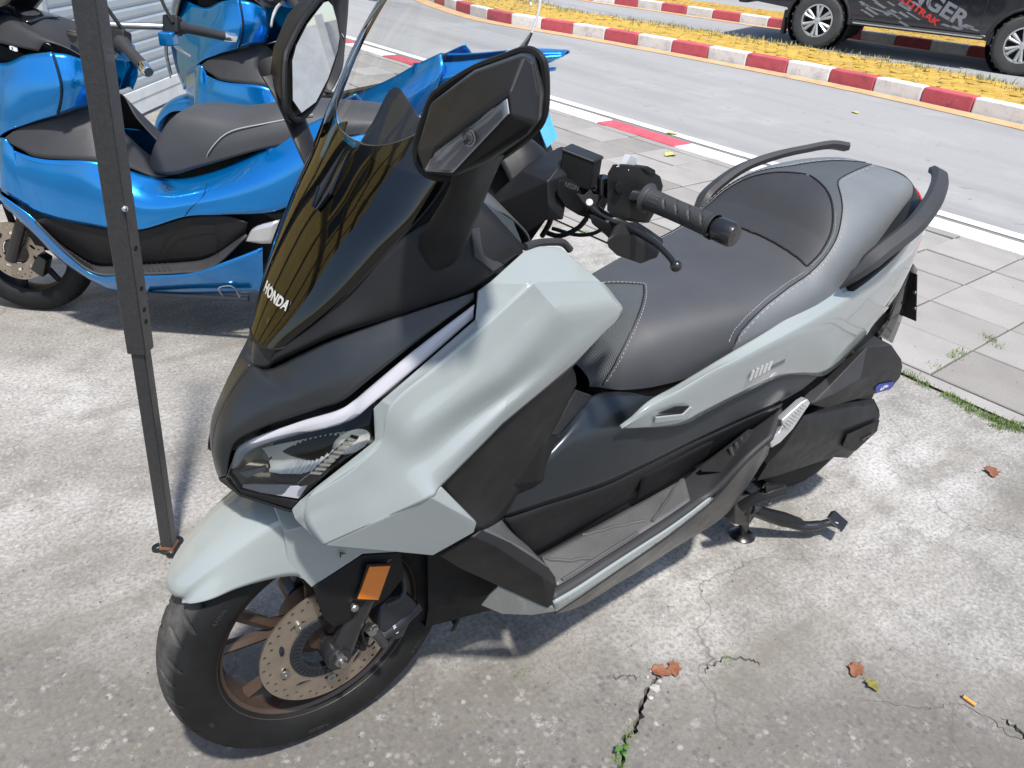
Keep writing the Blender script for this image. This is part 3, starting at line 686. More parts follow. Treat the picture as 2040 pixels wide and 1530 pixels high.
# ================================================================ nose, headlights, side fairings
GA = [Vector((.1295, 0, .652)), Vector((.1335, 0, .70)), Vector((.1225, 0, .745)), Vector((.099, 0, .79)), Vector((.064, 0, .832)), A(533, 736, .025), A(600, 704, .07), A(670, 673, .11), A(800, 628, .157), A(944, 582, .2)]
EA = [A(450, 948, .026), A(459, 905, .034), A(474, 877, .043), A(530, 850, .070), A(588, 830, .101), A(640, 813, .128), A(682, 799, .149), A(737, 755, .166), A(831, 680, .185), A(945, 596, .203)]
for s in (1, -1):
    rows = []
    for i, (g, e_) in enumerate(zip(GA, EA)):
        nrm = Vector((.7, .55, .45)); bl = (.003, .006, .008, .010, .012, .012, .010, .006, .003, .001)[i]
        r = [g, g.lerp(e_, .33)+nrm*bl*.8, g.lerp(e_, .66)+nrm*bl, e_]
        rows.append([Vector((p.x, p.y*s, p.z)) for p in r])
    sheet('nose_cowl', rows, dark_paint, MB, nu=14, nv=44, toward=(.8, .3*s, .4), solid=.006)
UG = [A(541, 727, .031), A(600, 699, .072), A(670, 668, .113), A(760, 640, .145), A(850, 609, .174), A(945, 573, .202), A(1047, 492, .196)]
UW = [A(560, 674, .043), A(600, 654, .066), A(650, 618, .093), A(705, 574, .118), A(768, 504, .141), A(850, 444, .166), A(964, 403, .168)]
for s in (1, -1):
    rows = [[Vector((p.x, p.y*s, p.z)) for p in (g, g.lerp(w, .18)+Vector((.006, .006, .003)), g.lerp(w, .55)+Vector((.004, .006, .002)), w)] for g, w in zip(UG, UW)]
    sheet('upper_cowl', rows, black_plastic, MB, nu=16, nv=36, toward=(.6, .5*s, .6), solid=.006)
rows = [sym([Vector((.060, 0, .828)), A(533, 737, .024)]), sym([Vector((.057, 0, .85)), A(560, 700, .040)]), sym([Vector((.051, 0, .868)), A(588, 663, .058)])]
sheet('centre_tab', rows, dark_paint, MB, nu=9, nv=7, toward=(1, 0, .4), solid=.004)

fa = {'a': A(578, 1015, .135), 'b': A(588, 1038, .145), 'c': A(643, 1087, .185), 'd': A(863, 1109, .235), 'e': A(945, 1062, .255), 'f': A(951, 1042, .26),
      'g': A(857, 991, .267), 'h': A(880, 967, .256), 'l': A(1241, 611, .240), 'm': A(1201, 562, .226),
      'n': A(1117, 491, .188), 'o': A(1078, 488, .190), 'p': A(1046, 498, .195), 'q': A(976, 560, .205), 'r': A(949, 579, .204), 's': A(947, 634, .2085), 't': A(761, 794, .193), 'u': A(741, 814, .190),
      'v': A(745, 877, .194), 'w': A(714, 901, .187), 'x': A(631, 967, .158), 'y': A(596, 995, .143),
      'R': A(1060, 562, .243), 'R2': A(950, 660, .236), 'T2': A(778, 806, .214), 'V2': A(760, 878, .210), 'W2': A(725, 915, .204), 'X2': A(612, 992, .164), 'A2': A(604, 1028, .162)}
AR_ = lambda *ps: [A(*p) for p in ps]
sf = facets('side_fairing', fa, ['q p o n m R', 'r q R R2 s', 's R2 T2 t', 't T2 V2 v u', 'v V2 W2 w', 'w W2 X2 x', 'x X2 A2 y', 'y A2 b a', 'A2 c b', 'c d e g', 'e f g', 'g f h'], grey_paint, MB, solid=.010, bevel=.0045, seg=3)
secs = [AR_((1201, 562, .226), (1215, 578, .230), (1230, 598, .235), (1240, 613, .237), (1236, 632, .236), (1212, 655, .235)),
        AR_((1130, 562, .236), (1152, 588, .241), (1175, 616, .246), (1190, 645, .243), (1192, 664, .240), (1182, 686, .235)),
        AR_((1060, 562, .243), (1085, 591, .249), (1113, 624, .255), (1140, 662, .250), (1150, 692, .246), (1144, 728, .232)),
        AR_((1004, 612, .240), (1030, 645, .249), (1060, 685, .258), (1080, 725, .252), (1082, 755, .252), (1072, 787, .244)),
        AR_((950, 660, .236), (975, 700, .247), (1000, 745, .258), (1008, 785, .251), (1006, 815, .259), (1000, 846, .254)),
        AR_((864, 733, .226), (893, 765, .238), (918, 798, .249), (932, 840, .244), (940, 875, .256), (940, 907, .254)),
        AR_((778, 806, .214), (808, 832, .2265), (835, 858, .239), (856, 900, .241), (873, 937, .253), (880, 967, .256)),
        AR_((760, 878, .210), (775, 893, .2165), (793, 912, .2255), (811, 937, .236), (831, 963, .250), (857, 991, .267)),
        AR_((725, 915, .204), (735, 938, .209), (746, 960, .214), (755, 985, .220), (763, 1010, .227), (768, 1031, .232)),
        AR_((683, 950, .191), (688, 970, .195), (694, 992, .199), (699, 1015, .203), (702, 1038, .206), (703, 1060, .208)),
        AR_((612, 992, .164), (607, 1010, .163), (605, 1027, .163), (612, 1047, .169), (625, 1066, .176), (643, 1087, .185))]
def linear_rows(secs, per, nu):      # straight between sections, so that the folds stay crisp
    rs = [resample(r, nu) for r in secs]; rows = []
    for a_, b_ in zip(rs, rs[1:]):
        for k in range(per): rows.append([p.lerp(q, k/per) for p, q in zip(a_, b_)])
    return rows+[rs[-1]]
def smooth_rows(secs, n, nu):
    rs = [resample(r, nu) for r in secs]; cols = [resample([r[i] for r in rs], n) for i in range(nu)]; return [[c[j] for c in cols] for j in range(n)]
for s_, par in zip((1, -1), sf):
    sheet('fairing_flank', [[Vector((p.x, p.y*s_, p.z)) for p in r] for r in linear_rows(secs[:5], 5, 31)[:-1]+smooth_rows(secs[4:], 44, 31)], grey_paint, par, raw=True, toward=(.1, s_, .3), solid=.006, ang=14)

# headlights: dark bucket, chrome bowls, white light guide, clear lens
drl_white = simple('light_guide', (.40, .395, .415), .3, coat=.3, vary=.03)
chrome = simple('chrome', (.80, .81, .79), .10, metal=1, vary=.02)
bowl_m = simple('bowl_silver', (.78, .77, .72), .3, metal=.2, vary=.03)
for s in (1, -1):
    F = lambda p: Vector((p.x, p.y*s, p.z))
    hl = empty_part('headlight', MB)
    up = [A(459, 934, .036), A(482, 886, .049), A(588, 843, .104), A(671, 818, .150), A(705, 798, .160), A(737, 771, .168), A(831, 693, .187), A(945, 606, .204)]
    lo = [A(474, 932, .045), A(503, 897, .062), A(588, 868, .108), A(650, 853, .148), A(700, 837, .168), A(739, 806, .1845), A(831, 731, .197), A(943, 634, .207)]
    rows = [[F(u_), F(u_.lerp(l_, .5))+Vector((.002, .002*s, .002)), F(l_)] for u_, l_ in zip(up, lo)]
    sheet('light_guide', rows, drl_white, hl, nu=7, nv=48, toward=(.6, .5*s, .5), solid=.006)
    # lower light bar
    q = [A(484, 965, .060), A(505, 964, .073), A(590, 968, .130), A(612, 968, .145), A(594, 994, .134), A(520, 982, .084), A(482, 971, .056)]
    plate('lower_light_guide', [F(p) for p in q], Vector((-.004, -.004*s, -.002)), drl_white, hl, bevel=.001)
    rim_ = [A(456, 943, .033), A(480, 884, .048), A(588, 842, .103), A(682, 815, .152), A(738, 772, .170), A(741, 818, .188), A(745, 878, .193), A(668, 926, .170), A(592, 997, .132), A(478, 972, .055)]
    bk = [Vector((p.x-.045, p.y-.03, p.z-.012)) for p in rim_]; ctr = sum(bk, Vector())/len(bk); bk = [ctr+(p-ctr)*.86 for p in bk]
    bm = bmesh.new(); a_ = [bm.verts.new(F(p+Vector((-.006, -.004, -.002)))) for p in rim_]; b_ = [bm.verts.new(F(p)) for p in bk]; n = len(a_)
    for i in range(n): bm.faces.new((a_[i], a_[(i+1) % n], b_[(i+1) % n], b_[i]))
    bm.faces.new(b_); frombm('bucket', bm, simple('smoked_bezel', (.34, .32, .27), .3, coat=.4), hl, smooth=False)
    # bowls
    def bowl(name, c, rx, ry, dep, fw_, up_, mat, n=20, m=8, wav=0):
        f_ = Vector(fw_).normalized(); x = f_.cross(Vector(up_)).normalized(); y = x.cross(f_); rows = []
        for j in range(m+1):
            r = j/m; row = []
            for k in range(n):
                a = 2*math.pi*k/n; dz = -dep*(1-r*r) + (wav*math.sin(r*26) if wav else 0); row.append(F(c + x*(rx*r*math.cos(a)) + y*(ry*r*math.sin(a)) + f_*dz))
            rows.append(row)
        return sheet(name, rows, mat, hl, raw=True, closed=True, toward=F(f_), ang=20)
    fwv = (.75, .55, .1)
    # large faceted reflector: a hollow sheet with fine ribs
    tq = [A(522, 893, .062), A(560, 884, .078), A(610, 874, .098), A(655, 864, .122), A(700, 858, .150)]; bq = [A(536, 940, .062), A(560, 944, .074), A(600, 944, .098), A(640, 932, .125), A(690, 896, .152)]
    rows = []; NR = 60
    for k in range(NR):
        t = k/(NR-1)*4; i_ = min(3, int(t)); f_ = t-i_; a_ = tq[i_].lerp(tq[i_+1], f_); b_ = bq[i_].lerp(bq[i_+1], f_); row = []
        for m__ in range(15):
            w_ = m__/14; p = a_.lerp(b_, w_); dep = .015*math.sin(math.pi*w_)*(.5+.5*math.sin(math.pi*min(1, k/NR*1.1)))+(.0018*math.sin(k*1.9+w_*5) if k > 20 else 0)
            row.append(F(p+Vector((-.8, -.45, -.1))*dep))
        rows.append(row)
    sheet('reflector_bowl', rows, bowl_m, hl, raw=True, toward=(.7, .6*s, .2), ang=60)
    bowl('reflector_bowl', A(700, 880, .165), .030, .016, .012, (.6, .8, .2), (.4, -.5, 1), bowl_m, wav=.0004, n=20, m=16)
    q = [A(478, 942, .055), A(527, 930, .084), A(529, 937, .085), A(492, 952, .063)]
    plate('bezel_bar', [F(p) for p in q], Vector((-.004, -.004*s, 0)), simple('bezel_grey', (.25, .24, .24), .35), hl)
    bm = bmesh.new(); tube(bm, [F(A(537, 932, .088)), F(A(534, 918, .088)), F(A(541, 911, .092))], .0016, seg=6); frombm('bulb_shield', bm, chrome, hl)
    q = [A(590, 966, .147), A(617, 944, .158), A(640, 948, .163), A(618, 966, .156), A(598, 970, .149)]
    plate('turn_signal_base', [F(p) for p in q], Vector((-.004, -.004*s, 0)), gloss_black, hl, bevel=.001)
    q = [A(617, 944, .160), A(652, 904, .170), A(700, 868, .182), A(716, 872, .186), A(668, 914, .175), A(638, 946, .166)]
    bm = bmesh.new(); P0 = [F(p) for p in q]
    for k in range(9):
        t = k/9; a_ = P0[0].lerp(P0[2], t); b_ = P0[5].lerp(P0[3], t); c_ = P0[0].lerp(P0[2], t+.06); d_ = P0[5].lerp(P0[3], t+.06); dep = Vector((-.006, -.006*s, 0))
        prism(bm, [a_, b_, d_, c_], dep)
    frombm('turn_signal_facets', bm, chrome, hl, smooth=False)
    # clear outer lens
    rows = []
    T_ = rim_[:6]; B_ = [rim_[0], rim_[9], rim_[8], rim_[7], rim_[6], rim_[5]]
    T_ = [rim_[0], rim_[1], rim_[2], rim_[3], rim_[4].lerp(rim_[5], .6), rim_[5]]
    B_ = [rim_[0].lerp(rim_[9], .2), rim_[9], rim_[8].lerp(rim_[9], .25), rim_[8].lerp(rim_[7], .4), rim_[7].lerp(rim_[6], .5), rim_[6]]
    for a_, b_ in zip(T_, B_): rows.append([F(a_), F(a_.lerp(b_, .5)+Vector((.008, .006, .002))), F(b_)])
    sheet('headlight_lens', rows, lens_glass, hl, nu=9, nv=24, toward=(.7, .6*s, .2))
    # chin trim below the lens
    q = [A(452, 946, .028), A(478, 973, .053), A(592, 998, .131), A(578, 1014, .130), A(480, 985, .051), A(455, 958, .026)]
    plate('headlight_trim', [F(p) for p in q], Vector((-.05, -.01*s, -.004)), black_plastic, hl, bevel=.002)
# underside of the nose
q = [Vector((.1285, 0, .650)), A(451, 951, .026), A(478, 984, .051), A(577, 1016, .130)]
vs = q + [mir(p) for p in q[1:]] + [Vector((-.10, -.13, .60)), Vector((-.10, .13, .60))]
mesh('chin_panel', vs, [(0, 1, 2, 3, 8, 7, 6, 5, 4)], black_plastic, MB, solid=.004, smooth=False)
# dark body core filling the space behind the panels
core = [(.06, .06, .68, .80), (-.02, .14, .64, .84), (-.14, .19, .55, .92), (-.26, .20, .45, .98), (-.36, .185, .40, .97), (-.42, .16, .38, .90)]
rows = [[Vector((x, y*w, z)) for y, z in ((-.6, z0), (-1, z0+.3*(z1-z0)), (-1, z0+.75*(z1-z0)), (-.5, z1), (.5, z1), (1, z0+.75*(z1-z0)), (1, z0+.3*(z1-z0)), (.6, z0))] for x, w, z0, z1 in core]
sheet('inner_body', rows, matte_black, MB, raw=True, closed=True, toward=None, smooth=False)
# ================================================================ windscreen, cowl inside, mirrors, handlebar
WS = [((.050, 0, .868), (.022, .055, .880)), ((.012, 0, .935), (-.035, .108, .955)), ((-.042, 0, 1.03), (-.100, .145, 1.04)), ((-.085, 0, 1.095), (-.145, .165, 1.095)), ((-.120, 0, 1.15), (-.180, .178, 1.155)),
      ((-.175, 0, 1.23), (-.228, .190, 1.235)), ((-.225, 0, 1.305), (-.272, .188, 1.30)), ((-.270, 0, 1.37), (-.300, .165, 1.35)), ((-.295, 0, 1.405), (-.312, .095, 1.39))]
WSC = [Vector(a) for a, b in WS]; WSE = [Vector(b) for a, b in WS]
def ws(s, t):                        # s across -1..1, t up 0..1
    k = len(WS)-1; x = max(0, min(.9999, t))*k; j = int(x); f = x-j
    def sp(P):
        p1, p2 = P[j], P[j+1]; p0 = P[j-1] if j else p1*2-p2; p3 = P[j+2] if j+2 <= k else p2*2-p1
        return cr(p0, p1, p2, p3, f)
    c, e = sp(WSC), sp(WSE); q = abs(s); g = q*q
    p = Vector((c.x+(e.x-c.x)*g, e.y*math.sin(q*math.pi/2*.94)/math.sin(math.pi/2*.94), c.z+(e.z-c.z)*g)); p.y *= 1 if s >= 0 else -1
    return p
def ub(s): return .49 + .27*abs(s)**2.2
n = 49; m_ = 40
scr = empty_part('windscreen', MB)
rows = [[ws(-1+2*i/(n-1), ub(-1+2*i/(n-1))*j/m_) for i in range(n)] for j in range(m_+1)]
sheet('smoked_screen', rows, smoke_screen, scr, raw=True, toward=(1, 0, .5))
rows = [[ws(-1+2*i/(n-1), ub(-1+2*i/(n-1)) + (1-ub(-1+2*i/(n-1)))*j/m_) + Vector((.002, 0, .001)) for i in range(n)] for j in range(m_+1)]
sheet('clear_screen', rows, clear_screen, scr, raw=True, toward=(1, 0, .5))
edge_m = simple('screen_edge', (.42, .43, .42), .2, coat=.5)
bm = bmesh.new(); tube(bm, [ws(-1, ub(1)+(1-ub(1))*j/20) for j in range(21)]+[ws(-1+2*i/24, .9999) for i in range(25)]+[ws(1, 1-(1-ub(1))*j/20) for j in range(21)], .0018, seg=6); frombm('screen_edge', bm, edge_m, scr)
bm = bmesh.new(); tube(bm, [ws(-1+2*i/48, ub(-1+2*i/48)) for i in range(49)], .0016, seg=6); frombm('screen_step', bm, simple('screen_step', (.10, .10, .09), .15, coat=.5), scr)
bm = bmesh.new(); tube(bm, [ws(-1, ub(1)*j/20) for j in range(20, -1, -1)]+[ws(-1+2*i/24, 0) for i in range(25)]+[ws(1, ub(1)*j/20) for j in range(21)], .002, seg=6); frombm('screen_rim', bm, black_plastic, scr)
def ws_px(u, v):                     # point of the screen that is seen at (u, v)
    best = None
    for i in range(61):
        for j in range(81):
            s_, t_ = -1+i/30, j/80; p = ws(s_, t_); q = p-CAM; z = q.dot(_f); e = (1020+FPX*q.dot(RGT)/z-u)**2+(765-FPX*q.dot(UPV)/z-v)**2
            if best is None or e < best[0]: best = (e, p)
    return best[1]
# black panel behind the smoked part, with two air slots
rows = [[ws(-.98+1.96*i/(24), min(.47, ub(0)*.97)*j/20+.0)+Vector((-.022, 0, -.012)) for i in range(25)] for j in range(21)]
sheet('screen_backing', rows, matte_black, MB, raw=True, toward=(1, 0, .5), solid=.006)
for s in (1, -1):
    a, b_, c, d = [Vector((q_.x, max(q_.y, .007)*s, q_.z)) for q_ in (ws_px(612, 403), ws_px(660, 386), ws_px(692, 296), ws_px(672, 294))]
    up = Vector((.004, 0, .0025)); vs = [a, b_, c, d, a+up*.9, b_+up*.9, c+up*.3, d+up*.3]; bm = bmesh.new(); tube(bm, [a+up, b_+up], .0022, seg=6); frombm('vent_lip', bm, gloss_black, scr)
    o = mesh('screen_vent', vs, [(0, 1, 2, 3), (4, 5, 6, 7), (0, 1, 5, 4), (1, 2, 6, 5), (2, 3, 7, 6), (3, 0, 4, 7)], simple('vent_gloss', (.05, .058, .075), .10, metal=.6), scr, smooth=False)
c = ws(0, .115)+Vector((.0035, 0, .001)); xa = ws(.01, .115)-ws(-.01, .115)
tm = bpy.data.meshes
def wrapped_text(word, size, t0, lift):           # lettering bent on to the curved screen
    o = text('maker_lettering', word, size, Matrix(), silver_mark, scr, .0003, space=1.05, bold=.0006)
    hh = (ws(0, t0+.02)-ws(0, t0-.02)).length/.04
    for v in o.data.vertices:
        ly = v.co.x; s0 = ly/ (ws(1, t0).y)*.70; p = ws(s0, t0+v.co.y/hh)
        while False: pass
        v.co = p+Vector((1, s0*.6, .5)).normalized()*(lift+v.co.z)
    return o
wrapped_text('HONDA', .0215, .118, .0022)
# dash and instrument hood inside the screen
rows = [sym([Vector((-.095, 0, 1.085)), Vector((-.11, .07, 1.075)), Vector((-.14, .145, 1.05))]), sym([Vector((-.15, 0, 1.165)), Vector((-.17, .045, 1.125)), Vector((-.20, .15, 1.065))]),
        sym([Vector((-.185, 0, 1.212)), Vector((-.20, .035, 1.17)), Vector((-.24, .15, 1.07))]), sym([Vector((-.215, 0, 1.17)), Vector((-.24, .05, 1.13)), Vector((-.28, .15, 1.06))]), sym([Vector((-.30, 0, 1.07)), Vector((-.31, .06, 1.06)), Vector((-.33, .14, 1.02))]), sym([Vector((-.33, 0, 1.02)), Vector((-.335, .06, 1.01)), Vector((-.35, .13, .985))])]
sheet('instrument_hood', rows, simple('dash_grey', (.075, .077, .08), .5, grain=.4, dust=.04), MB, nu=31, nv=26, toward=(0, 0, 1), solid=.004)
q = [(-.2, .085, 1.168), (-.2, -.085, 1.168), (-.285, -.085, 1.122), (-.285, .085, 1.122)]
# side cowl insert and small wind deflector by the mirror
ci = {'a': A(940, 457, .188), 'b': A(958, 452, .183), 'c': A(968, 507, .198), 'd': A(1005, 527, .203), 'e': A(984, 541, .209), 'f': A(947, 512, .203)}
facets('cowl_insert', ci, ['a b c f', 'f c d e'], grey_plastic, MB, solid=.008, bevel=.0015)
ci = {'b': A(959, 452, .181), 'c': A(969, 506, .197), 'd': A(1006, 526, .202), 'g': A(1047, 496, .196), 'h': A(976, 459, .180), 'i': A(1010, 476, .187)}
facets('cowl_insert', ci, ['b h i c', 'c i g d'], black_plastic, MB, solid=.008, bevel=.0015)
wd = {'a': A(962, 400, .160), 'b': A(1023, 440, .160), 'c': A(1037, 477, .166), 'd': A(1042, 490, .186), 'e': A(1000, 470, .182), 'f': A(974, 455, .178), 'g': A(957, 425, .172), 'm': A(1000, 445, .176)}
facets('wind_deflector', wd, ['a b m g', 'b c d e m', 'm e f g'], simple('tinted_plastic', (.045, .052, .056), .3, coat=.3), MB, solid=.004, bevel=.001)
bm = bmesh.new(); tube(bm, resample([A(1046, 492, .19), A(1070, 484, .184), A(1100, 482, .178), A(1122, 484, .176), A(1136, 498, .178)], 14), .006, seg=8); frombm('cowl_seal', bm, rubber, MB)

# ---- mirrors
def pl(u, v, P, n):
    d = ray(u, v); return CAM + d*((Vector(P)-CAM).dot(n)/d.dot(n))
MN = Vector((.97, .25, 0)).normalized(); MP = Vector((-.120, .325, 1.255))
def M_(u, v, off): return pl(u, v, MP+MN*off, MN)
mirror_glass = simple('mirror_glass', (.85, .86, .87), .015, metal=1, vary=.01)
hs = {'T1': M_(862, 202, .010), 'Tm': M_(946, 143, .012), 'T2': M_(1042, 109, .008), 'T3': M_(1063, 123, .006), 'T4': M_(1076, 190, .008), 'T5': M_(1072, 247, .014), 'B1': M_(1050, 265, .022), 'B2': M_(972, 322, .032), 'B3': M_(903, 351, .046), 'B4': M_(846, 345, .048), 'L1': M_(831, 298, .028),
      'K': M_(1018, 178, .043), 'K2': M_(1022, 232, .044), 'J': M_(866, 290, .058), 'Km': M_(942, 232, .054)}
rimp = [M_(858, 206, -.042), M_(885, 176, -.042), M_(946, 138, -.042), M_(1005, 116, -.042), M_(1042, 103, -.042), M_(1066, 106, -.042), M_(1082, 127, -.042), M_(1086, 180, -.042), M_(1081, 232, -.042), M_(1055, 268, -.042), M_(980, 322, -.042), M_(910, 352, -.042), M_(850, 346, -.042), M_(830, 300, -.042)]
rc = sum(rimp, Vector())/len(rimp)
for s in (1, -1):
    F = lambda p: Vector((p.x, p.y*s, p.z))
    mr = empty_part('mirror', MB)
    turn = Matrix()
    if s < 0:                                       # the right mirror is swung inward
        pv = F(rc); turn = Matrix.Translation(pv+Vector((-.035, .005, -.015))) @ Matrix.Rotation(rad(-41), 4, 'Z') @ Matrix.Rotation(rad(9), 4, 'Y') @ Matrix.Translation(-pv)
    G = lambda p: turn @ F(p)
    pts = {k: G(v) for k, v in hs.items()}
    ks = list(pts); ix = {k: i for i, k in enumerate(ks)}
    fl = [[ix[k] for k in f.split()] for f in ('T1 Tm Km J L1', 'Tm T2 K Km', 'T2 T3 T4 T5 K2 K', 'K K2 B3 B4 J Km', 'L1 J B4', 'K2 T5 B1 B2 B3')]
    bm = bmesh.new(); bv = [bm.verts.new(pts[k]) for k in ks]
    for f in fl: bm.faces.new([bv[i] for i in f])
    # close the shell back to the rim
    order = ['L1', 'T1', 'Tm', 'T2', 'T3', 'T4', 'T5', 'B1', 'B2', 'B3', 'B4']; rr = [rimp[i] for i in (13, 0, 2, 4, 5, 7, 8, 9, 10, 11, 12)]
    rv = [bm.verts.new(G(p)) for p in rr]
    for i in range(len(order)):
        j = (i+1) % len(order); bm.faces.new((bv[ix[order[i]]], bv[ix[order[j]]], rv[j], rv[i]))
    bm.faces.new(rv)
    frombm('mirror_housing', bm, black_plastic, mr, bevel=.004, seg=3)
    bm = bmesh.new(); L = [G(p) for p in rimp]; L = resample(L, 56, True); L.append(L[0]); tube(bm, L, .0055, seg=8, cap=False); frombm('mirror_rim', bm, matte_black, mr)
    gp = [G(rc+(p-rc)*.90-MN*.006) for p in rimp]; o = plate('mirror_glass', gp, (turn.to_3x3() @ F(-MN))*.003, mirror_glass, mr)
    lp = [M_(1011, 197, .0475), M_(1015, 226, .048), M_(1008, 232, .049), M_(903, 343, .051), M_(850, 340, .054), M_(868, 304, .0605)]
    plate('signal_base', [G(p) for p in lp], (turn.to_3x3() @ F(MN))*.002, simple('signal_base', (.30, .32, .35), .4), mr)
    lc = sum(lp, Vector())/6
    plate('signal_lens', [G(lc+(p-lc)*.96+MN*.004) for p in lp], (turn.to_3x3() @ F(MN))*.003, smoke_lens, mr, bevel=.001)
    c = M_(936, 274, .0565); bm = bmesh.new()
    for rr_ in (.0055, .009): lathe(bm, [(rr_, 0), (rr_, .002), (rr_*.8, .002), (rr_*.8, 0)], Matrix.Translation(G(c)) @ (turn.to_3x3() @ F(MN)).to_track_quat('Z', 'Y').to_matrix().to_4x4(), seg=18)
    frombm('signal_rings', bm, simple('lens_ring', (.14, .145, .155), .2, metal=.3), mr)
    # arm down to the cowl
    arm = [[(905, 335, .285), (1004, 308, .325)], [(890, 385, .252), (977, 368, .285)], [(847, 456, .192), (941, 457, .240)], [(833, 495, .164), (923, 495, .214)], [(838, 530, .157), (906, 521, .194)], [(852, 552, .158), (876, 549, .173)]]
    rows = []
    for (l, r_) in arm:
        a, b_ = A(*l), A(*r_); k = .010+.010*min(1, (b_-a).length/.05)
        mid = a.lerp(b_, .5); fwd = Vector((.55, .75, .25))
        rows.append([F(p) for p in (a, a.lerp(b_, .22)+fwd*k*.75, mid+fwd*k, a.lerp(b_, .8)+fwd*k*.7, b_, mid-fwd*k*.9)])
    sheet('mirror_arm', rows, black_plastic, mr, nu=28, nv=24, closed=True, toward=None)
    q = [A(813, 505, .140), A(832, 478, .146), A(850, 520, .156), A(845, 540, .154), A(828, 532, .146)]
    plate('arm_base', [F(p) for p in q], F(Vector((-.008, -.012, -.004))), grey_plastic, mr, bevel=.002)

# ---- handlebar
hb = empty_part('handlebar', MB)
for s in (1, -1):
    F = lambda p: Vector((p.x, p.y*s, p.z))
    hc = {'a': A(970, 402, .055), 'b': A(1060, 318, .050), 'c': A(1118, 291, .075), 'd': A(1110, 335, .128), 'e': A(1091, 361, .136), 'f': A(1092, 408, .146), 'g': A(1122, 438, .150), 'h': A(1087, 439, .140), 'i': A(1058, 481, .108), 'j': A(1037, 474, .100), 'k': A(1040, 340, .085), 'n': A(1000, 402, .075), 'z': A(1150, 300, .09), 'y': A(1138, 345, .135)}
    ks = list(hc); ix = {k: i for i, k in enumerate(ks)}
    bm = bmesh.new(); bv = [bm.verts.new(F(hc[k])) for k in ks]
    for f in ('a b k', 'a k n', 'b c d e k', 'k e n', 'c z y d', 'd y e', 'n e f h j', 'f g h', 'h i j', 'a n j', 'e y g f'): bm.faces.new([bv[ix[k]] for k in f.split()])
    frombm('handlebar_cover', bm, black_plastic if s > 0 else black_plastic, hb, solid=.004, bevel=.003)
    g0, g1 = Vector((-.500, .212, 1.071)), Vector((-.513, .338, 1.063)); ax = (g1-g0).normalized(); e1 = ax.cross(Vector((0, 0, 1))).normalized(); e2 = e1.cross(ax)
    # ribbed rubber grip
    rows = []; NL_, NS_ = 96, 64
    for j in range(NL_+1):
        t = j/NL_; r0 = .0175-.0015*math.sin(t*math.pi)+(.006*max(0, 1-t/.035) if t < .035 else 0)+(.0015 if t > .94 else 0); row = []
        for k in range(NS_):
            a = 2*math.pi*k/NS_; dr = 0
            if .30 < t < .90:
                ph = (t*5.5+a/(2*math.pi)*3) % 1; lon = (a*6/(2*math.pi)) % 1
                if ph < .14 and .10 < lon < .85: dr = .0017
            if .09 < t < .24 and ((k % 4 == 0) or (j % 3 == 0)): dr = .0008
            if .955 < t < .975: dr = .002
            row.append(F(g0+ax*(t*(g1-g0).length)+(e1*math.cos(a)+e2*math.sin(a))*(r0-dr)))
        rows.append(row)
    sheet('grip', rows, rubber, hb, raw=True, closed=True, toward=None, ang=50)
    Mg = basis(F(g1), F(ax), (0, 0, 1)) @ Matrix.Rotation(rad(90), 4, 'Y')
    bm = bmesh.new(); lathe(bm, [(.001, 0), (.0145, 0), (.0145, .004), (.0175, .005), (.0180, .012), (.0178, .030), (.0155, .035), (.0001, .036)], Mg, seg=32); frombm('bar_end', bm, black_metal, hb)
    bm = bmesh.new(); tube(bm, [F(Vector((-.40, .06, 1.06))), F(Vector((-.45, .12, 1.068))), F(g0)], .011, seg=12); frombm('bar', bm, black_metal, hb)
    # switch block
    bm = bmesh.new()
    sw = [(1221, 325), (1250, 328), (1281, 347), (1287, 366), (1276, 412), (1257, 443), (1226, 436), (1208, 420), (1209, 345)]
    prism(bm, [F(A(u, v, .190)) for u, v in sw], F(Vector((-.035, .005, -.006))))
    frombm('switch_block', bm, black_plastic, hb, bevel=.005, seg=3)
    bm = bmesh.new(); prism(bm, [F(A(u, v, .196)) for u, v in ((1225, 372), (1232, 362), (1241, 366), (1242, 378), (1234, 388), (1226, 382))], F(Vector((.006, .006, .003)))); frombm('switch_button', bm, matte_black, hb, bevel=.0015)
    bm = bmesh.new(); prism(bm, [F(A(u, v, .17)) for u, v in ((1234, 327), (1244, 307), (1256, 314), (1256, 330))], F(Vector((-.008, .006, 0)))); frombm('pass_switch', bm, simple('light_grey_plastic', (.42, .43, .45), .4), hb, bevel=.001)
    bm = bmesh.new(); prism(bm, [F(A(u, v, .19)) for u, v in ((1258, 333), (1265, 326), (1281, 334), (1282, 345), (1270, 344))], F(Vector((-.02, .008, -.003)))); frombm('switch_button', bm, black_plastic, hb, bevel=.002)
    # fluid reservoir
    tp = [A(1120, 299, .128), A(1139, 289, .106), A(1201, 314, .142), A(1182, 323, .163)]
    dv = A(1111, 368, .126)-A(1120, 299, .128)
    bm = bmesh.new(); prism(bm, [F(p-dv*.02) for p in tp], F(dv*.88)); frombm('fluid_reservoir', bm, matte_black, hb, bevel=.003)
    tc = sum(tp, Vector())/4
    bm = bmesh.new(); prism(bm, [F(tc+(p-tc)*1.05-dv*.05) for p in tp], F(dv*.10)); frombm('reservoir_cap', bm, black_plastic, hb, bevel=.002)
    bm = bmesh.new(); tube(bm, [F(A(1201, 352, .168)), F(A(1200, 385, .166))], .0085, seg=16); frombm('reservoir_window', bm, gloss_black, hb, ang=40)
    bm = bmesh.new(); prism(bm, [F(A(u, v, .150)) for u, v in ((1112, 355), (1180, 380), (1205, 388), (1195, 405), (1180, 440), (1150, 430), (1125, 415), (1108, 390))], F(Vector((-.03, -.012, -.005)))); frombm('master_cylinder', bm, matte_black, hb, bevel=.004)
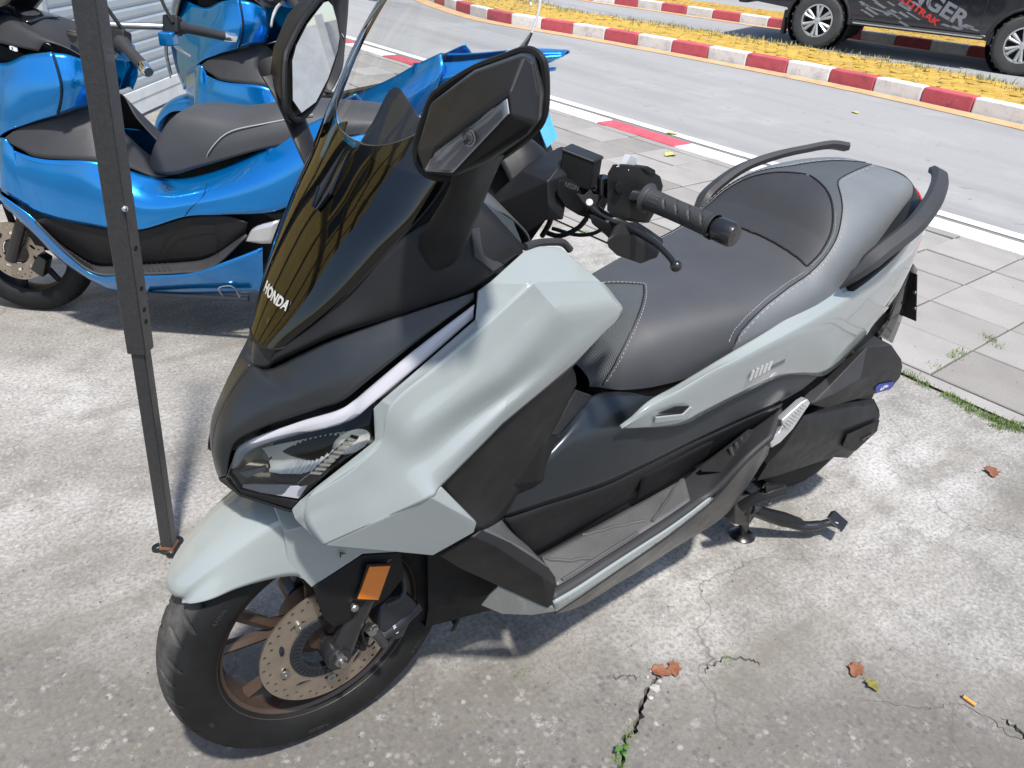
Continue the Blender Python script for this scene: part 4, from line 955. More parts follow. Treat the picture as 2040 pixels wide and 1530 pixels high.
    bm = bmesh.new(); prism(bm, [F(A(u, v, .166)) for u, v in ((1147, 384), (1164, 388), (1177, 376), (1181, 386), (1204, 388), (1196, 400), (1186, 414), (1172, 416), (1160, 402))], F(Vector((-.004, -.003, -.004)))); frombm('lever_bracket', bm, grey_plastic, hb, bevel=.001)
    bm = bmesh.new(); lathe(bm, [(.0062, -.002), (.0062, .0022), (.0052, .003), (.0001, .003)], Matrix.Translation(F(A(1174, 404, .170))) @ F(Vector((.5, .6, .6))).to_track_quat('Z', 'Y').to_matrix().to_4x4(), seg=16); frombm('lever_screw', bm, simple('dull_screw', (.16, .16, .16), .5, metal=.6), hb)
    lv = resample([A(1178, 412, .160), A(1200, 428, .172), A(1235, 444, .196), A(1272, 463, .235), A(1305, 484, .272), A(1330, 508, .305), A(1343, 524, .324)], 30)
    bm = bmesh.new(); tube(bm, [F(p) for p in lv], [.009-.0042*min(1, i/22) for i in range(30)], seg=12); bmesh.ops.create_uvsphere(bm, u_segments=20, v_segments=12, radius=.0088, matrix=Matrix.Translation(F(A(1347, 530, .33))))
    frombm('brake_lever', bm, black_metal, hb, ang=60)
    bm = bmesh.new(); prism(bm, [F(A(u, v, .225)) for u, v in ((1207, 480), (1222, 470), (1258, 468), (1284, 484), (1312, 503), (1309, 516), (1296, 520), (1277, 528), (1228, 511), (1211, 495))], F(Vector((-.03, -.02, .012)))); frombm('lever_guard_switch', bm, black_plastic, hb, bevel=.006, seg=3)
    bm = bmesh.new(); prism(bm, [F(A(u, v, .188)) for u, v in ((1172, 425), (1215, 445), (1262, 470), (1215, 478), (1196, 460), (1178, 446))], F(Vector((-.02, -.012, -.008)))); frombm('lever_pivot', bm, matte_black, hb, bevel=.003)
for k, path in enumerate(([(1168, 436, .150), (1150, 455, .13), (1115, 470, .10), (1085, 462, .07)], [(1210, 440, .185), (1190, 462, .16), (1150, 468, .12), (1100, 455, .08)], [(1112, 372, .128), (1100, 400, .12), (1096, 440, .10), (1080, 470, .08)], [(1236, 445, .195), (1222, 462, .185), (1216, 474, .20)])):
    bm = bmesh.new(); tube(bm, resample([A(*p) for p in path], 18), (.0042, .0032, .0045, .0022)[k], seg=8); frombm('cable', bm, rubber, hb)
def px_text(word, c, d, upd, y, size, mat, par, lift=.002, **kw):
    p = A(*c, y); q = A(*d, y); r_ = A(*upd, y); return text('lettering', word, size, basis(p+(CAM-p).normalized()*lift, q-p, r_-p), mat, par, .0002, **kw)
px_text('NISSIN', (1139, 372), (1160, 380), (1141, 350), .172, .010, simple('faint_letters', (.06, .06, .062), .5), hb, .01)
for (c, d, up_, w) in (((1231, 331), (1240, 335), (1234, 322), '>'), ((1253, 340), (1262, 344), (1256, 331), '<')):
    px_text(w, c, d, up_, .192, .010, white_mark, hb, .004)
# steering head cover between the bars
rows = [sym([Vector((-.33, 0, 1.12)), Vector((-.34, .05, 1.10)), Vector((-.35, .085, 1.05))]), sym([Vector((-.385, 0, 1.135)), Vector((-.39, .05, 1.12)), Vector((-.39, .09, 1.06))]), sym([Vector((-.43, 0, 1.11)), Vector((-.435, .05, 1.10)), Vector((-.43, .09, 1.05))]), sym([Vector((-.44, 0, 1.04)), Vector((-.44, .05, 1.04)), Vector((-.43, .08, 1.02))])]
sheet('steering_cover', rows, black_plastic, hb, nu=21, nv=16, solid=.004)
bm = bmesh.new(); tube(bm, [(-.40, 0, 1.06), (-.33, 0, .92)], .05, seg=16); frombm('steering_stem', bm, matte_black, hb)
# ================================================================ leg shield, tunnel, floor, skirts
def fpair(name, rows, mat, par=None, nu=16, nv=30, toward=(0, 1, .3), **kw):
    out = []
    for s in (1, -1):
        out.append(sheet(name, [[Vector((p.x, p.y*s, p.z)) for p in r] for r in rows], mat, par or MB, nu=nu, nv=nv, toward=(toward[0], toward[1]*s, toward[2]), **kw))
    return out
def AR(*ps): return [A(*p) for p in ps]
# leg shield behind the grey flank
fpair('leg_shield', [AR((876, 972, .245), (905, 1005, .238), (955, 1058, .236)), AR((935, 905, .245), (960, 965, .222), (1003, 1028, .186)), AR((1000, 846, .244), (1030, 905, .215), (1050, 950, .182)), AR((1075, 780, .236), (1085, 830, .208), (1100, 864, .178)), AR((1140, 730, .226), (1146, 745, .210), (1149, 765, .195))], black_plastic, nu=14, nv=24, toward=(-.3, 1, .3), solid=.006)
tt = {'a': A(1149, 778, .175), 'b': A(1180, 789, .135), 'c': A(1112, 866, .160), 'd': A(1100, 866, .176)}
facets('tunnel_trim', tt, ['a b c d'], grey_plastic, MB, solid=.006, bevel=.001)
# satin tunnel side, its lower matte part and the inspection lid
RIDGE = [(1008, 1030, .176), (1082, 1007, .178), (1202, 968, .178), (1290, 926, .180), (1375, 883, .182), (1460, 844, .186), (1540, 808, .192), (1600, 775, .195)]
rows = [[A(1094, 872, .152), A(1044, 950, .172), A(998, 1034, .175)], [A(1112, 866, .150), A(1064, 940, .172), A(*RIDGE[0])], [A(1180, 789, .120), A(1128, 885, .170), A(*RIDGE[1])], [A(1255, 780, .130), A(1195, 872, .172), A(*RIDGE[2])], [A(1329, 774, .145), A(1272, 860, .175), A(*RIDGE[3])],
        [A(1385, 745, .155), A(1370, 838, .178), A(*RIDGE[4])], [A(1480, 700, .160), A(1470, 795, .182), A(*RIDGE[5])], [A(1570, 670, .160), A(1556, 760, .188), A(*RIDGE[6])], [A(1650, 660, .155), A(1640, 735, .185), A(*RIDGE[7])]]
fpair('tunnel_side', rows, satin_dark, nu=16, nv=48, toward=(0, 1, .3), solid=.006)
FLI = [(1040, 1095, .130), (1066, 1109, .130), (1160, 1058, .122), (1259, 1004, .114), (1312, 973, .108), (1366, 943, .110), (1436, 895, .140), (1500, 852, .172), (1556, 815, .190)]
fpair('tunnel_base', [AR((x, y+3, w+.001), ((x+a)/2, (y+b)/2, (w+c)/2+.006), (a, b, c)) for (x, y, w), (a, b, c) in zip([(1004, 1030, .176), (1020, 1029, .177), (1090, 1005, .178), (1202, 969, .178), (1290, 927, .180), (1375, 884, .182), (1450, 850, .186), (1520, 818, .190), (1560, 799, .193)], FLI)], black_plastic, nu=8, nv=48, toward=(0, 1, .2), solid=.004)
rows = [AR((1266, 990, .132), (1276, 944, .156)), AR((1312, 966, .130), (1340, 912, .158)), AR((1362, 936, .128), (1400, 882, .164)), AR((1404, 905, .142), (1417, 876, .166))]
fpair('inspection_lid', [[p+Vector((.004, .009, .002)) for p in r] for r in rows], matte_black, nu=6, nv=16, toward=(0, 1, .2), solid=.003)
# floor: front toe board, mat and rear heel rest
FLO = [(1103, 1192, .236), (1148, 1165, .234), (1210, 1124, .230), (1272, 1083, .224), (1330, 1045, .216), (1381, 1008, .208), (1416, 983, .208), (1480, 915, .226), (1535, 868, .236)]
fi = [A(1066, 1109, .130), A(1095, 1094, .128), A(1160, 1058, .122), A(1259, 1004, .114), A(1312, 973, .108), A(1366, 943, .110), A(1436, 895, .140), A(1500, 852, .172), A(1556, 812, .192)]
rows = [[a, a.lerp(A(*b), .5), A(*b)] for a, b in zip(fi, FLO)]
fl = fpair('floorboard', rows, grey_plastic, nu=9, nv=40, toward=(0, 0, 1), solid=.012)
# rubber mat with raised ribs
dusty = simple('dusty_rubber', (.075, .075, .076), .5, grain=.6, gscale=500, dust=.35); rubber_rib = simple('mat_rib', (.055, .055, .056), .6, grain=.4, dust=.1)
fo_ = [A(*b) for b in FLO]
def fl_pt(k, t, h=0.):               # point of the floor: k along the rows, t from tunnel to outer edge
    return resample(fi, 81)[round(k*10)].lerp(resample(fo_, 81)[round(k*10)], t)+Vector((0, 0, h))
mt = fpair('floor_mat', [[fl_pt(k, t, .006) for t in (.10, .5, .84)] for k in (.3, 1, 2, 3, 4, 4.9)], dusty, nu=8, nv=24, toward=(0, 0, 1), solid=.004)
for s, par in zip((1, -1), mt):
    for (k0, t0), (k1, t1) in (((.5, .18), (1.7, .72)), ((1.9, .14), (3.3, .66)), ((3.5, .76), (4.8, .16)), ((.6, .80), (3.0, .80))):
        bm = bmesh.new(); P_ = [fl_pt(k0+(k1-k0)*i_/10, t0+(t1-t0)*i_/10, .0065) for i_ in range(11)]
        tube(bm, [Vector((p.x, p.y*s, p.z)) for p in P_], .0042, seg=8); frombm('mat_rib', bm, rubber_rib, par)
# heel rest with slanted fins
hr = {'a': A(1391, 935, .140), 'b': A(1488, 858, .176), 'c': A(1499, 860, .183), 'd': A(1447, 944, .200), 'e': A(1395, 943, .150)}
for k, o in enumerate(facets('heel_pad', {k_: v+Vector((0, .002, .006)) for k_, v in hr.items()}, ['a b c d e'], black_plastic, MB, toward=(0, .1, 1), solid=.003, bevel=.001)):
    s = 1 if k == 0 else -1
    for i in range(4):
        t = i/3.6; p = A(1452+38*t, 900-36*t, .172+.004*t); q = A(1460+36*t, 922-40*t, .19); bm = bmesh.new()
        tube(bm, [Vector((p.x, p.y*s, p.z+.012)), Vector((q.x, q.y*s, q.z+.012))], .0045, seg=6); frombm('heel_fin', bm, grey_plastic, o)
# toe board rising to the front and its outer cover
fpair('toe_board', [AR((958, 1054, .222), (1000, 1036, .180)), AR((1000, 1072, .224), (1020, 1060, .165)), AR((1060, 1105, .226), (1052, 1088, .150)), AR((1095, 1132, .226), (1070, 1108, .134))], dusty, nu=6, nv=16, toward=(-.5, 0, 1), solid=.006)
tc = {'a': A(876, 1109, .205), 'b': A(942, 1070, .238), 'c': A(960, 1055, .236), 'd': A(1020, 1082, .240), 'e': A(1095, 1132, .240), 'f': A(1108, 1150, .242), 'g': A(1109, 1166, .243), 'h': A(1100, 1206, .238), 'i': A(1090, 1212, .232), 'j': A(992, 1168, .208), 'k': A(914, 1131, .190), 'm': A(985, 1088, .250), 'n': A(1080, 1150, .254)}
facets('step_cover', tc, ['a b m j k', 'b c d m', 'd e n m', 'e f g n', 'n g h i', 'm n i j'], black_plastic, MB, solid=.006, bevel=.003)
# inner dark fill of the lower body
secs = [(-.20, .10, .20, .62), (-.36, .15, .20, .60), (-.60, .155, .20, .62), (-.85, .155, .20, .66), (-1.05, .16, .24, .70), (-1.25, .15, .34, .78), (-1.45, .12, .50, .88)]
rows = [[Vector((x, y*w, z)) for y, z in ((-.75, z0), (-.85, z0+.06), (-.75, z1-.12), (-.5, z1), (.5, z1), (.75, z1-.12), (.85, z0+.06), (.75, z0))] for x, w, z0, z1 in secs]
for r in rows[:5]:
    for p in r:
        if p.z < .42: p.y *= 1
        if p.z > .33 and abs(p.y) > .10: p.y = math.copysign(min(abs(p.y), .108), p.y)
sheet('frame_body', rows, matte_black, MB, raw=True, closed=True, toward=None, smooth=False)
# grey keel piece at the front and the grey strip under the floor edge
kp = {'a': A(992, 1170, .206), 'b': A(1090, 1214, .228), 'c': A(1100, 1208, .236), 'd': A(1108, 1218, .226), 'e': A(1060, 1226, .200), 'f': A(1000, 1224, .165), 'g': A(958, 1206, .140), 'h': A(975, 1185, .180)}
facets('keel_panel', kp, ['a b c d e', 'a e f g h'], grey_paint, MB, solid=.005, bevel=.004, seg=3)
st_ = [(1103, 1200, .240), (1150, 1172, .238), (1212, 1131, .234), (1275, 1090, .228), (1334, 1052, .220), (1388, 1013, .212), (1420, 988, .210)]
sb = [(1108, 1219, .228), (1152, 1190, .236), (1214, 1147, .232), (1277, 1104, .226), (1335, 1063, .218), (1389, 1021, .210), (1420, 994, .209)]
fpair('floor_strip', [AR(a, b) for a, b in zip(st_, sb)], grey_paint, nu=4, nv=30, solid=.004)
bk = [(1085, 1196, .238), (1150, 1172, .2415), (1212, 1139, .2415), (1275, 1105, .2395), (1334, 1052, .2215), (1388, 1006, .207), (1420, 985, .2095)]
# black lower skirt
up_ = [(1110, 1221, .226), (1153, 1192, .234), (1215, 1149, .230), (1278, 1106, .224), (1336, 1065, .216), (1420, 996, .208), (1480, 925, .230), (1533, 873, .236)]
lo_ = [(1105, 1225, .190), (1160, 1206, .180), (1230, 1163, .175), (1285, 1130, .170), (1355, 1085, .170), (1425, 1042, .175), (1466, 1002, .185), (1530, 905, .205)]
md_ = [(1108, 1223, .210), (1157, 1199, .210), (1222, 1157, .206), (1281, 1119, .202), (1346, 1076, .198), (1424, 1020, .195), (1475, 962, .212), (1534, 888, .225)]
fpair('lower_skirt', [AR(a, b, c) for a, b, c in zip(up_, md_, lo_)], dark_paint, nu=10, nv=36, toward=(0, 1, -.2), solid=.004)

# ---- stands
bm = bmesh.new()
stp = AZ(1478, 1066, 0)
lathe(bm, [(.0001, .012), (.018, .012), (.030, .007), (.036, .002), (.036, 0), (.0001, 0)], Matrix.Translation((stp.x, stp.y, .001)), seg=24)
ss = frombm('side_stand_foot', bm, black_metal, MB)
bm = bmesh.new(); tube(bm, [(stp.x, stp.y, .008), A(1487, 1020, .125), A(1495, 985, .115)], [.013, .013, .015], seg=10); frombm('side_stand_leg', bm, black_metal, MB)
bm = bmesh.new(); tube(bm, resample([AZ(1494, 1013, .125), AZ(1530, 1027, .09), AZ(1585, 1045, .055), AZ(1620, 1048, .05), AZ(1652, 1041, .055), AZ(1668, 1044, .055)], 24), [.017]*8+[.014]*8+[.011]*8, seg=12); cs = frombm('centre_stand_leg', bm, black_metal, MB)
bm = bmesh.new(); prism(bm, [AZ(1646, 1031, .07), AZ(1655, 1029, .072), AZ(1682, 1053, .055), AZ(1676, 1062, .05)], (-.03, -.008, .004)); frombm('centre_stand_pedal', bm, black_metal, MB, bevel=.002)
bm = bmesh.new(); prism(bm, [AZ(*q) for q in ((1509, 1013, .13), (1575, 1029, .10), (1606, 1041, .08), (1604, 1048, .07), (1560, 1040, .09), (1508, 1024, .12))], (-.004, -.02, .0)); frombm('centre_stand_plate', bm, matte_black, MB, bevel=.001)
bm = bmesh.new(); tube(bm, resample([A(1475, 1010, .165), A(1505, 992, .185), A(1530, 982, .20), A(1560, 974, .21)], 12), [.014]*6+[.015]*6, seg=10); frombm('stand_lever', bm, black_plastic, MB)
bm = bmesh.new(); prism(bm, AR((1525, 968, .205), (1562, 968, .215), (1566, 978, .215), (1540, 988, .208), (1526, 982, .205)), (-.012, -.012, -.004)); frombm('stand_lever_pad', bm, black_plastic, MB, bevel=.002)
bm = bmesh.new(); prism(bm, AR((1466, 990, .13), (1500, 985, .13), (1512, 1020, .13), (1490, 1050, .128), (1462, 1045, .13)), (.0, -.05, 0)); frombm('stand_bracket', bm, black_metal, MB, bevel=.004)
c = A(1531, 1000, .19); bm = bmesh.new(); lathe(bm, [(.004, 0), (.004, .006), (.0001, .007)], Matrix.Translation(c) @ YAX, seg=10); frombm('stand_bolt', bm, zinc, MB)
bm = bmesh.new(); tube(bm, [Vector((stp.x-.02, -.13, .02)), Vector((stp.x-.05, -.12, .16)), Vector((stp.x-.02, .12, .17))], .014, seg=10); frombm('centre_stand_bar', bm, black_metal, MB)
# ================================================================ seat
SX = [-.555, -.60, -.66, -.75, -.85, -.95, -1.05, -1.12, -1.17, -1.22, -1.28, -1.38, -1.48, -1.535, -1.555]
SZ = [.685, .745, .780, .794, .802, .813, .838, .890, .936, .960, .970, .972, .964, .948, .930]
SW = [.085, .125, .152, .170, .187, .197, .203, .202, .196, .188, .176, .154, .126, .092, .055]
SE = [.655, .655, .658, .666, .703, .730, .757, .775, .793, .816, .845, .890, .918, .922, .922]
SN_ = [2.6, 2.8, 3.2, 3.6, 3.8, 3.8, 3.6, 3.4, 3.2, 3.0, 2.9, 2.8, 2.8, 2.6, 2.4]
def lerp_at(x, T):
    for i in range(len(SX)-1):
        if x >= SX[i+1] or i == len(SX)-2:
            t = max(0, min(1, (x-SX[i])/(SX[i+1]-SX[i]))); g = lambda k: T[max(0, min(len(T)-1, k))]
            return .5*((2*g(i))+(g(i+1)-g(i-1))*t+(2*g(i-1)-5*g(i)+4*g(i+1)-g(i+2))*t*t+(3*g(i)-g(i-1)-3*g(i+1)+g(i+2))*t**3)
def seat_pt(x, a):                   # a: 0 centre .. +-pi/2 lower edge
    zc, w, ze, n = (lerp_at(x, T) for T in (SZ, SW, SE, SN_)); s = 1 if a >= 0 else -1; q = abs(a)
    return Vector((x, s*w*math.sin(q)**(2/n) if q > 0 else 0, ze+(zc-ze)*max(0, math.cos(q))**(2/n)))
NXs, NAs = 250, 150
def to_px(p):
    q = p-CAM; z = q.dot(_f); return 1020+FPX*q.dot(RGT)/z, 765-FPX*q.dot(UPV)/z
def inside(u, v, poly):
    c = False; j = len(poly)-1
    for i in range(len(poly)):
        (x1, y1), (x2, y2) = poly[i], poly[j]
        if (y1 > v) != (y2 > v) and u < (x2-x1)*(v-y1)/(y2-y1)+x1: c = not c
        j = i
    return c
R_front = [(1160, 520), (1205, 548), (1245, 543), (1270, 550), (1282, 566), (1280, 600), (1262, 650), (1230, 715), (1198, 778), (1196, 800), (1100, 800), (1100, 600)]
R_back = [(1476, 455), (1518, 472), (1557, 493), (1588, 514), (1607, 532), (1635, 503), (1655, 464), (1659, 422), (1651, 388), (1630, 362), (1599, 344), (1536, 333), (1478, 338), (1434, 354), (1330, 420)]
R_band = [(1606, 534), (1635, 503), (1655, 464), (1659, 422), (1651, 388), (1630, 362), (1599, 344), (1536, 333), (1400, 330), (1500, 260), (1790, 300), (1761, 318), (1709, 338), (1677, 354), (1669, 366), (1676, 396), (1677, 427), (1667, 474), (1643, 514), (1614, 547)]
R_side = [(1614, 546), (1643, 514), (1667, 474), (1677, 427), (1676, 396), (1669, 366), (1677, 354), (1709, 338), (1761, 318), (1800, 280), (1900, 300), (1900, 420), (1740, 560), (1640, 640), (1500, 740), (1440, 760), (1449, 712), (1461, 697), (1476, 662), (1520, 615), (1570, 575), (1606, 549)]
def seat_region(p):
    q = Vector((p.x, abs(p.y), p.z)); u, v = to_px(q)
    if inside(u, v, R_front) and p.x > -.80: return 1
    if p.x < -.98 and inside(u, v, R_back) and p.z < .965: return 2
    if inside(u, v, R_side): return 4
    if p.x < -1.0 and inside(u, v, R_band): return 3
    if p.x < -1.27: return 3
    if p.x < -1.13 and p.z < .965 and abs(p.y) < .12: return 2
    return 0
xs = [SX[0]+(SX[-1]-SX[0])*i/(NXs-1) for i in range(NXs)]; aa = [-math.pi/2+math.pi*j/(NAs-1) for j in range(NAs)]
grid = [[seat_pt(x, a) for a in aa] for x in xs]
bins = {k: ([], {}, []) for k in range(5)}
for i in range(NXs-1):
    for j in range(NAs-1):
        q = ((i, j), (i, j+1), (i+1, j+1), (i+1, j)); c = sum((grid[a][b] for a, b in q), Vector())/4
        vs, mp, fs = bins[seat_region(c)]; f = []
        for k in q:
            if k not in mp: mp[k] = len(vs); vs.append(grid[k[0]][k[1]])
            f.append(mp[k])
        fs.append(f)
seat = empty_part('seat', MB)
for k, (nm, mt_) in enumerate((('rider_cushion', seat_black), ('front_trim', seat_carbon), ('backrest', seat_shaded), ('centre_band', seat_carbon), ('pillion_bolster', seat_grey))):
    vs, mp, fs = bins[k]
    me = bpy.data.meshes.new(nm); me.from_pydata([tuple(v) for v in vs], [], fs); me.update()
    if sum(p.normal.z*p.area for p in me.polygons) < 0: me.flip_normals()
    # normals of the whole surface, so that the pieces meet smoothly
    nn = {}
    for key, vi in mp.items():
        i, j = key; a = grid[min(i+1, NXs-1)][j]-grid[max(i-1, 0)][j]; b_ = grid[i][min(j+1, NAs-1)]-grid[i][max(j-1, 0)]
        n_ = b_.cross(a)
        if n_.length < 1e-12: n_ = Vector((0, 0, 1))
        n_.normalize()
        ctr = Vector((grid[i][j].x, 0, lerp_at(grid[i][j].x, SE)-.03))
        if n_.dot(grid[i][j]-ctr) < 0: n_ = -n_
        nn[vi] = n_
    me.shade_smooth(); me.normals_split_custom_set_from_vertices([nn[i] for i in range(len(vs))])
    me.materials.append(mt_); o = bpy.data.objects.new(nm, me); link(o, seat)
def onseat(u, v):                    # where the sight line meets the cushion
    d = ray(u, v).normalized(); t = .6
    while t < 3:
        p = CAM+d*t
        if SX[-1] < p.x < SX[0]:
            w, zc, ze, n = (lerp_at(p.x, T) for T in (SW, SZ, SE, SN_))
            if abs(p.y) < w:
                z = ze+(zc-ze)*max(0, (1-(abs(p.y)/w)**n))**(1/n)
                if p.z <= z: return Vector((p.x, p.y, z))
        t += .0015
    return None
def seam(path, r, mat, name, par, dashed=False):
    for s in (1, -1):
        pts = [onseat(u, v) for u, v in resample_px(path, 60)]; pts = [Vector((p.x, p.y*s, p.z+.0008)) for p in pts if p is not None and p.y > -.001]
        pts = [p for p in pts if True]
        if len(pts) < 4: continue
        bm = bmesh.new()
        if dashed:
            P = resample(pts, len(pts)*3)
            for i in range(0, len(P)-2, 3): tube(bm, [P[i], P[i+1], P[i+2].lerp(P[i+1], .3)], r, seg=4)
            struct(frombm(name, bm, mat, par), 'stuff')
        else: tube(bm, pts, r, seg=6); frombm(name, bm, mat, par)
def resample_px(path, n):
    P = resample([Vector((u, v, 0)) for u, v in path], n); return [(p.x, p.y) for p in P]
black_pipe = simple('seam_black', (.006, .006, .007), .5)
for path in ([(1609, 531), (1635, 503), (1655, 464), (1659, 422), (1651, 388), (1630, 362), (1599, 344), (1560, 336)], [(1490, 461), (1518, 472), (1557, 493), (1588, 514), (1607, 532)]): seam(path, .0022, black_pipe, 'seam', seat)
for path in ([(1461, 697), (1476, 662), (1520, 615), (1570, 575), (1612, 546), (1643, 514), (1667, 474), (1677, 427), (1676, 396), (1669, 366), (1677, 354), (1709, 338), (1755, 320)], [(1205, 552), (1245, 543), (1270, 550), (1282, 566), (1280, 600), (1262, 650), (1230, 715), (1200, 770)]):
    seam(path, .0014, black_pipe, 'seam', seat)
    seam([(u+5, v+4) for u, v in path], .0007, thread, 'stitching', seat, True)
seam([(1617, 530), (1641, 504), (1661, 466), (1665, 424)], .0007, thread, 'stitching', seat, True)
seam([(1450, 690), (1465, 657), (1510, 610), (1562, 569), (1600, 544)], .0007, thread, 'stitching', seat, True)
# seat base
rows = [[Vector((x, s*(lerp_at(x, SW)-.004), lerp_at(x, SE)-d)) for s, d in ((-1, -.004), (-.97, .03), (.97, .03), (1, -.004))] for x in [SX[0]+(SX[-1]-SX[0])*i/30 for i in range(31)]]
sheet('seat_base', rows, matte_black, seat, raw=True, toward=(0, 0, -1))

# ================================================================ grey tail panels
UPE = [(1236, 851, .192), (1290, 800, .192), (1345, 768, .186), (1400, 735, .190), (1449, 706, .194), (1516, 667, .198), (1610, 608, .198), (1696, 553, .192), (1745, 515, .182), (1800, 462, .164), (1842, 420, .140)]
RDG = [(1237, 852, .193), (1300, 808, .204), (1365, 772, .207), (1425, 738, .212), (1480, 712, .216), (1560, 672, .220), (1640, 630, .218), (1718, 582, .210), (1770, 545, .196), (1815, 500, .174), (1843, 450, .142)]
MID = [(1238, 853, .193), (1308, 828, .203), (1375, 800, .206), (1440, 772, .208), (1500, 745, .210), (1580, 718, .210), (1660, 690, .205), (1730, 640, .192), (1775, 590, .178), (1815, 530, .158), (1838, 475, .135)]
LOW = [(1240, 854, .192), (1354, 847, .198), (1408, 822, .198), (1470, 790, .198), (1552, 751, .198), (1600, 746, .196), (1649, 745, .190), (1712, 684, .176), (1745, 642, .166), (1790, 586, .148), (1828, 500, .125)]
tp_ = fpair('tail_panel', [[A(*a), A(*a).lerp(A(*b), .6)+Vector((0, .002, .001)), A(*b), A(*b).lerp(A(*c), .35)+Vector((0, .002, 0)), A(*c), A(*d)] for a, b, c, d in zip(UPE, RDG, MID, LOW)], grey_paint, nu=22, nv=60, toward=(0, 1, .3), solid=.005)
for s, par in zip((1, -1), tp_):
    F = lambda p: Vector((p.x, p.y*s, p.z))
    plate('vent_slot', [F(A(u, v, y)) for u, v, y in ((1309, 823, .2065), (1345, 809, .2085), (1372, 808, .209), (1357, 822, .2075))], (0, .003*s, 0), matte_black, par, bevel=.001)
    plate('vent_lip', [F(A(u, v, y)) for u, v, y in ((1304, 829, .204), (1358, 823, .2065), (1374, 808, .209), (1380, 812, .208), (1362, 834, .204), (1300, 842, .201))], (0, .005*s, 0), grey_paint, par, bevel=.002)
    for k in range(5):                           # slanted bars of the side emblem
        a, b_ = A(1490+k*9, 757-k*5, .2095), A(1497+k*9, 738-k*5, .2115); w_ = A(1497+k*9, 756-k*5, .2095)-a
        plate('emblem_bar', [F(p+Vector((0, .001, 0))) for p in (a, a+w_*.75, b_+w_*.75, b_)], (0, .002*s, 0), silver_mark, par)
    plate('emblem_band', [F(A(u, v, y)) for u, v, y in ((1536, 735, .2105), (1562, 722, .2115), (1564, 714, .212), (1540, 726, .2115))], (0, .0012*s, 0), simple('emblem_grey', (.09, .10, .10), .3, coat=.5), par)
# satin black panel below the tail panel
# grab rails
for s in (1, -1):
    F = lambda p: Vector((p.x, p.y*s, p.z))
    ctr_ = resample([Vector(q_) for q_ in ((-1.125, .212, .792), (-1.16, .228, .832), (-1.20, .236, .866), (-1.30, .238, .908), (-1.40, .213, .938), (-1.48, .180, .956), (-1.535, .150, .968), (-1.57, .122, .966))], 40)
    rows = []
    for i_, c_ in enumerate(ctr_):
        t_ = (ctr_[min(i_+1, 39)]-ctr_[max(i_-1, 0)]).normalized(); side_ = t_.cross(Vector((0, 0, 1))).normalized(); up__ = side_.cross(t_)
        if side_.y < 0: side_ = -side_
        if up__.z < 0: up__ = -up__
        k_ = min(1, i_/9+.06); hw_ = .021*k_; th_ = .010*min(1, i_/5+.3); out_ = side_*.94-up__*.34; top_ = up__*.94+side_*.34
        rows.append([F(c_+v) for v in (-out_*hw_, -out_*hw_*.6+top_*th_, out_*hw_*.55+top_*th_, out_*hw_, out_*hw_*.75-top_*th_, -out_*hw_*.8-top_*th_)])
    cap_ = sum(rows[-1], Vector())/6; rows.append([p_.lerp(cap_, .999) for p_ in rows[-1]]); rows.insert(0, [p_.lerp(sum(rows[0], Vector())/6, .999) for p_ in rows[0]])
    gr = sheet('grab_rail', rows, grey_plastic, MB, raw=True, closed=True, toward=None, ang=32)
    bm = bmesh.new(); prism(bm, [F(A(u, v, .18)) for u, v in ((1736, 512), (1752, 490), (1768, 480), (1776, 492), (1750, 520))], F(Vector((-.01, -.04, -.012)))); frombm('rail_mount', bm, matte_black, gr, bevel=.002)
    c = A(1743, 497, .165); bm = bmesh.new(); lathe(bm, [(.007, -.003), (.007, .003), (.004, .004), (.0001, .002)], Matrix.Translation(F(c)), seg=14); frombm('rail_bolt', bm, black_metal, gr)
# tail: black deck, red lamp
rows = [sym([Vector((-1.50, 0, .940)), Vector((-1.50, .07, .935)), Vector((-1.49, .125, .88)), Vector((-1.48, .14, .83))]), sym([Vector((-1.56, 0, .945)), Vector((-1.56, .06, .936)), Vector((-1.555, .11, .88)), Vector((-1.55, .13, .82))]), sym([Vector((-1.62, 0, .915)), Vector((-1.62, .055, .905)), Vector((-1.61, .095, .86)), Vector((-1.60, .11, .81))]), sym([Vector((-1.665, 0, .875)), Vector((-1.66, .045, .868)), Vector((-1.645, .08, .84)), Vector((-1.635, .095, .80))])]
sheet('tail_deck', rows, black_plastic, MB, nu=31, nv=20, toward=(0, 0, 1), solid=.004)
rows = [sym([Vector((-1.635, 0, .909)), Vector((-1.63, .06, .898)), Vector((-1.615, .108, .86))]), sym([Vector((-1.69, 0, .868)), Vector((-1.68, .055, .862)), Vector((-1.650, .105, .838))]), sym([Vector((-1.705, 0, .835)), Vector((-1.69, .055, .832)), Vector((-1.655, .10, .812))])]
sheet('tail_lamp', rows, red_lens, MB, nu=25, nv=14, toward=(-1, 0, .5), solid=.006)
for s in (1, -1):                    # dark well between cushion and rail
    sheet('rail_well', [[Vector((x, a*s, z)), Vector((x, (a+b_)/2*s, z-.008)), Vector((x, b_*s, z-.004))] for x, a, b_, z in ((-1.17, .185, .215, .79), (-1.22, .175, .222, .815), (-1.30, .155, .220, .85), (-1.40, .135, .195, .88), (-1.50, .105, .155, .90), (-1.57, .07, .115, .90))], matte_black, MB, nu=7, nv=20, toward=(0, 0, 1), solid=.01)
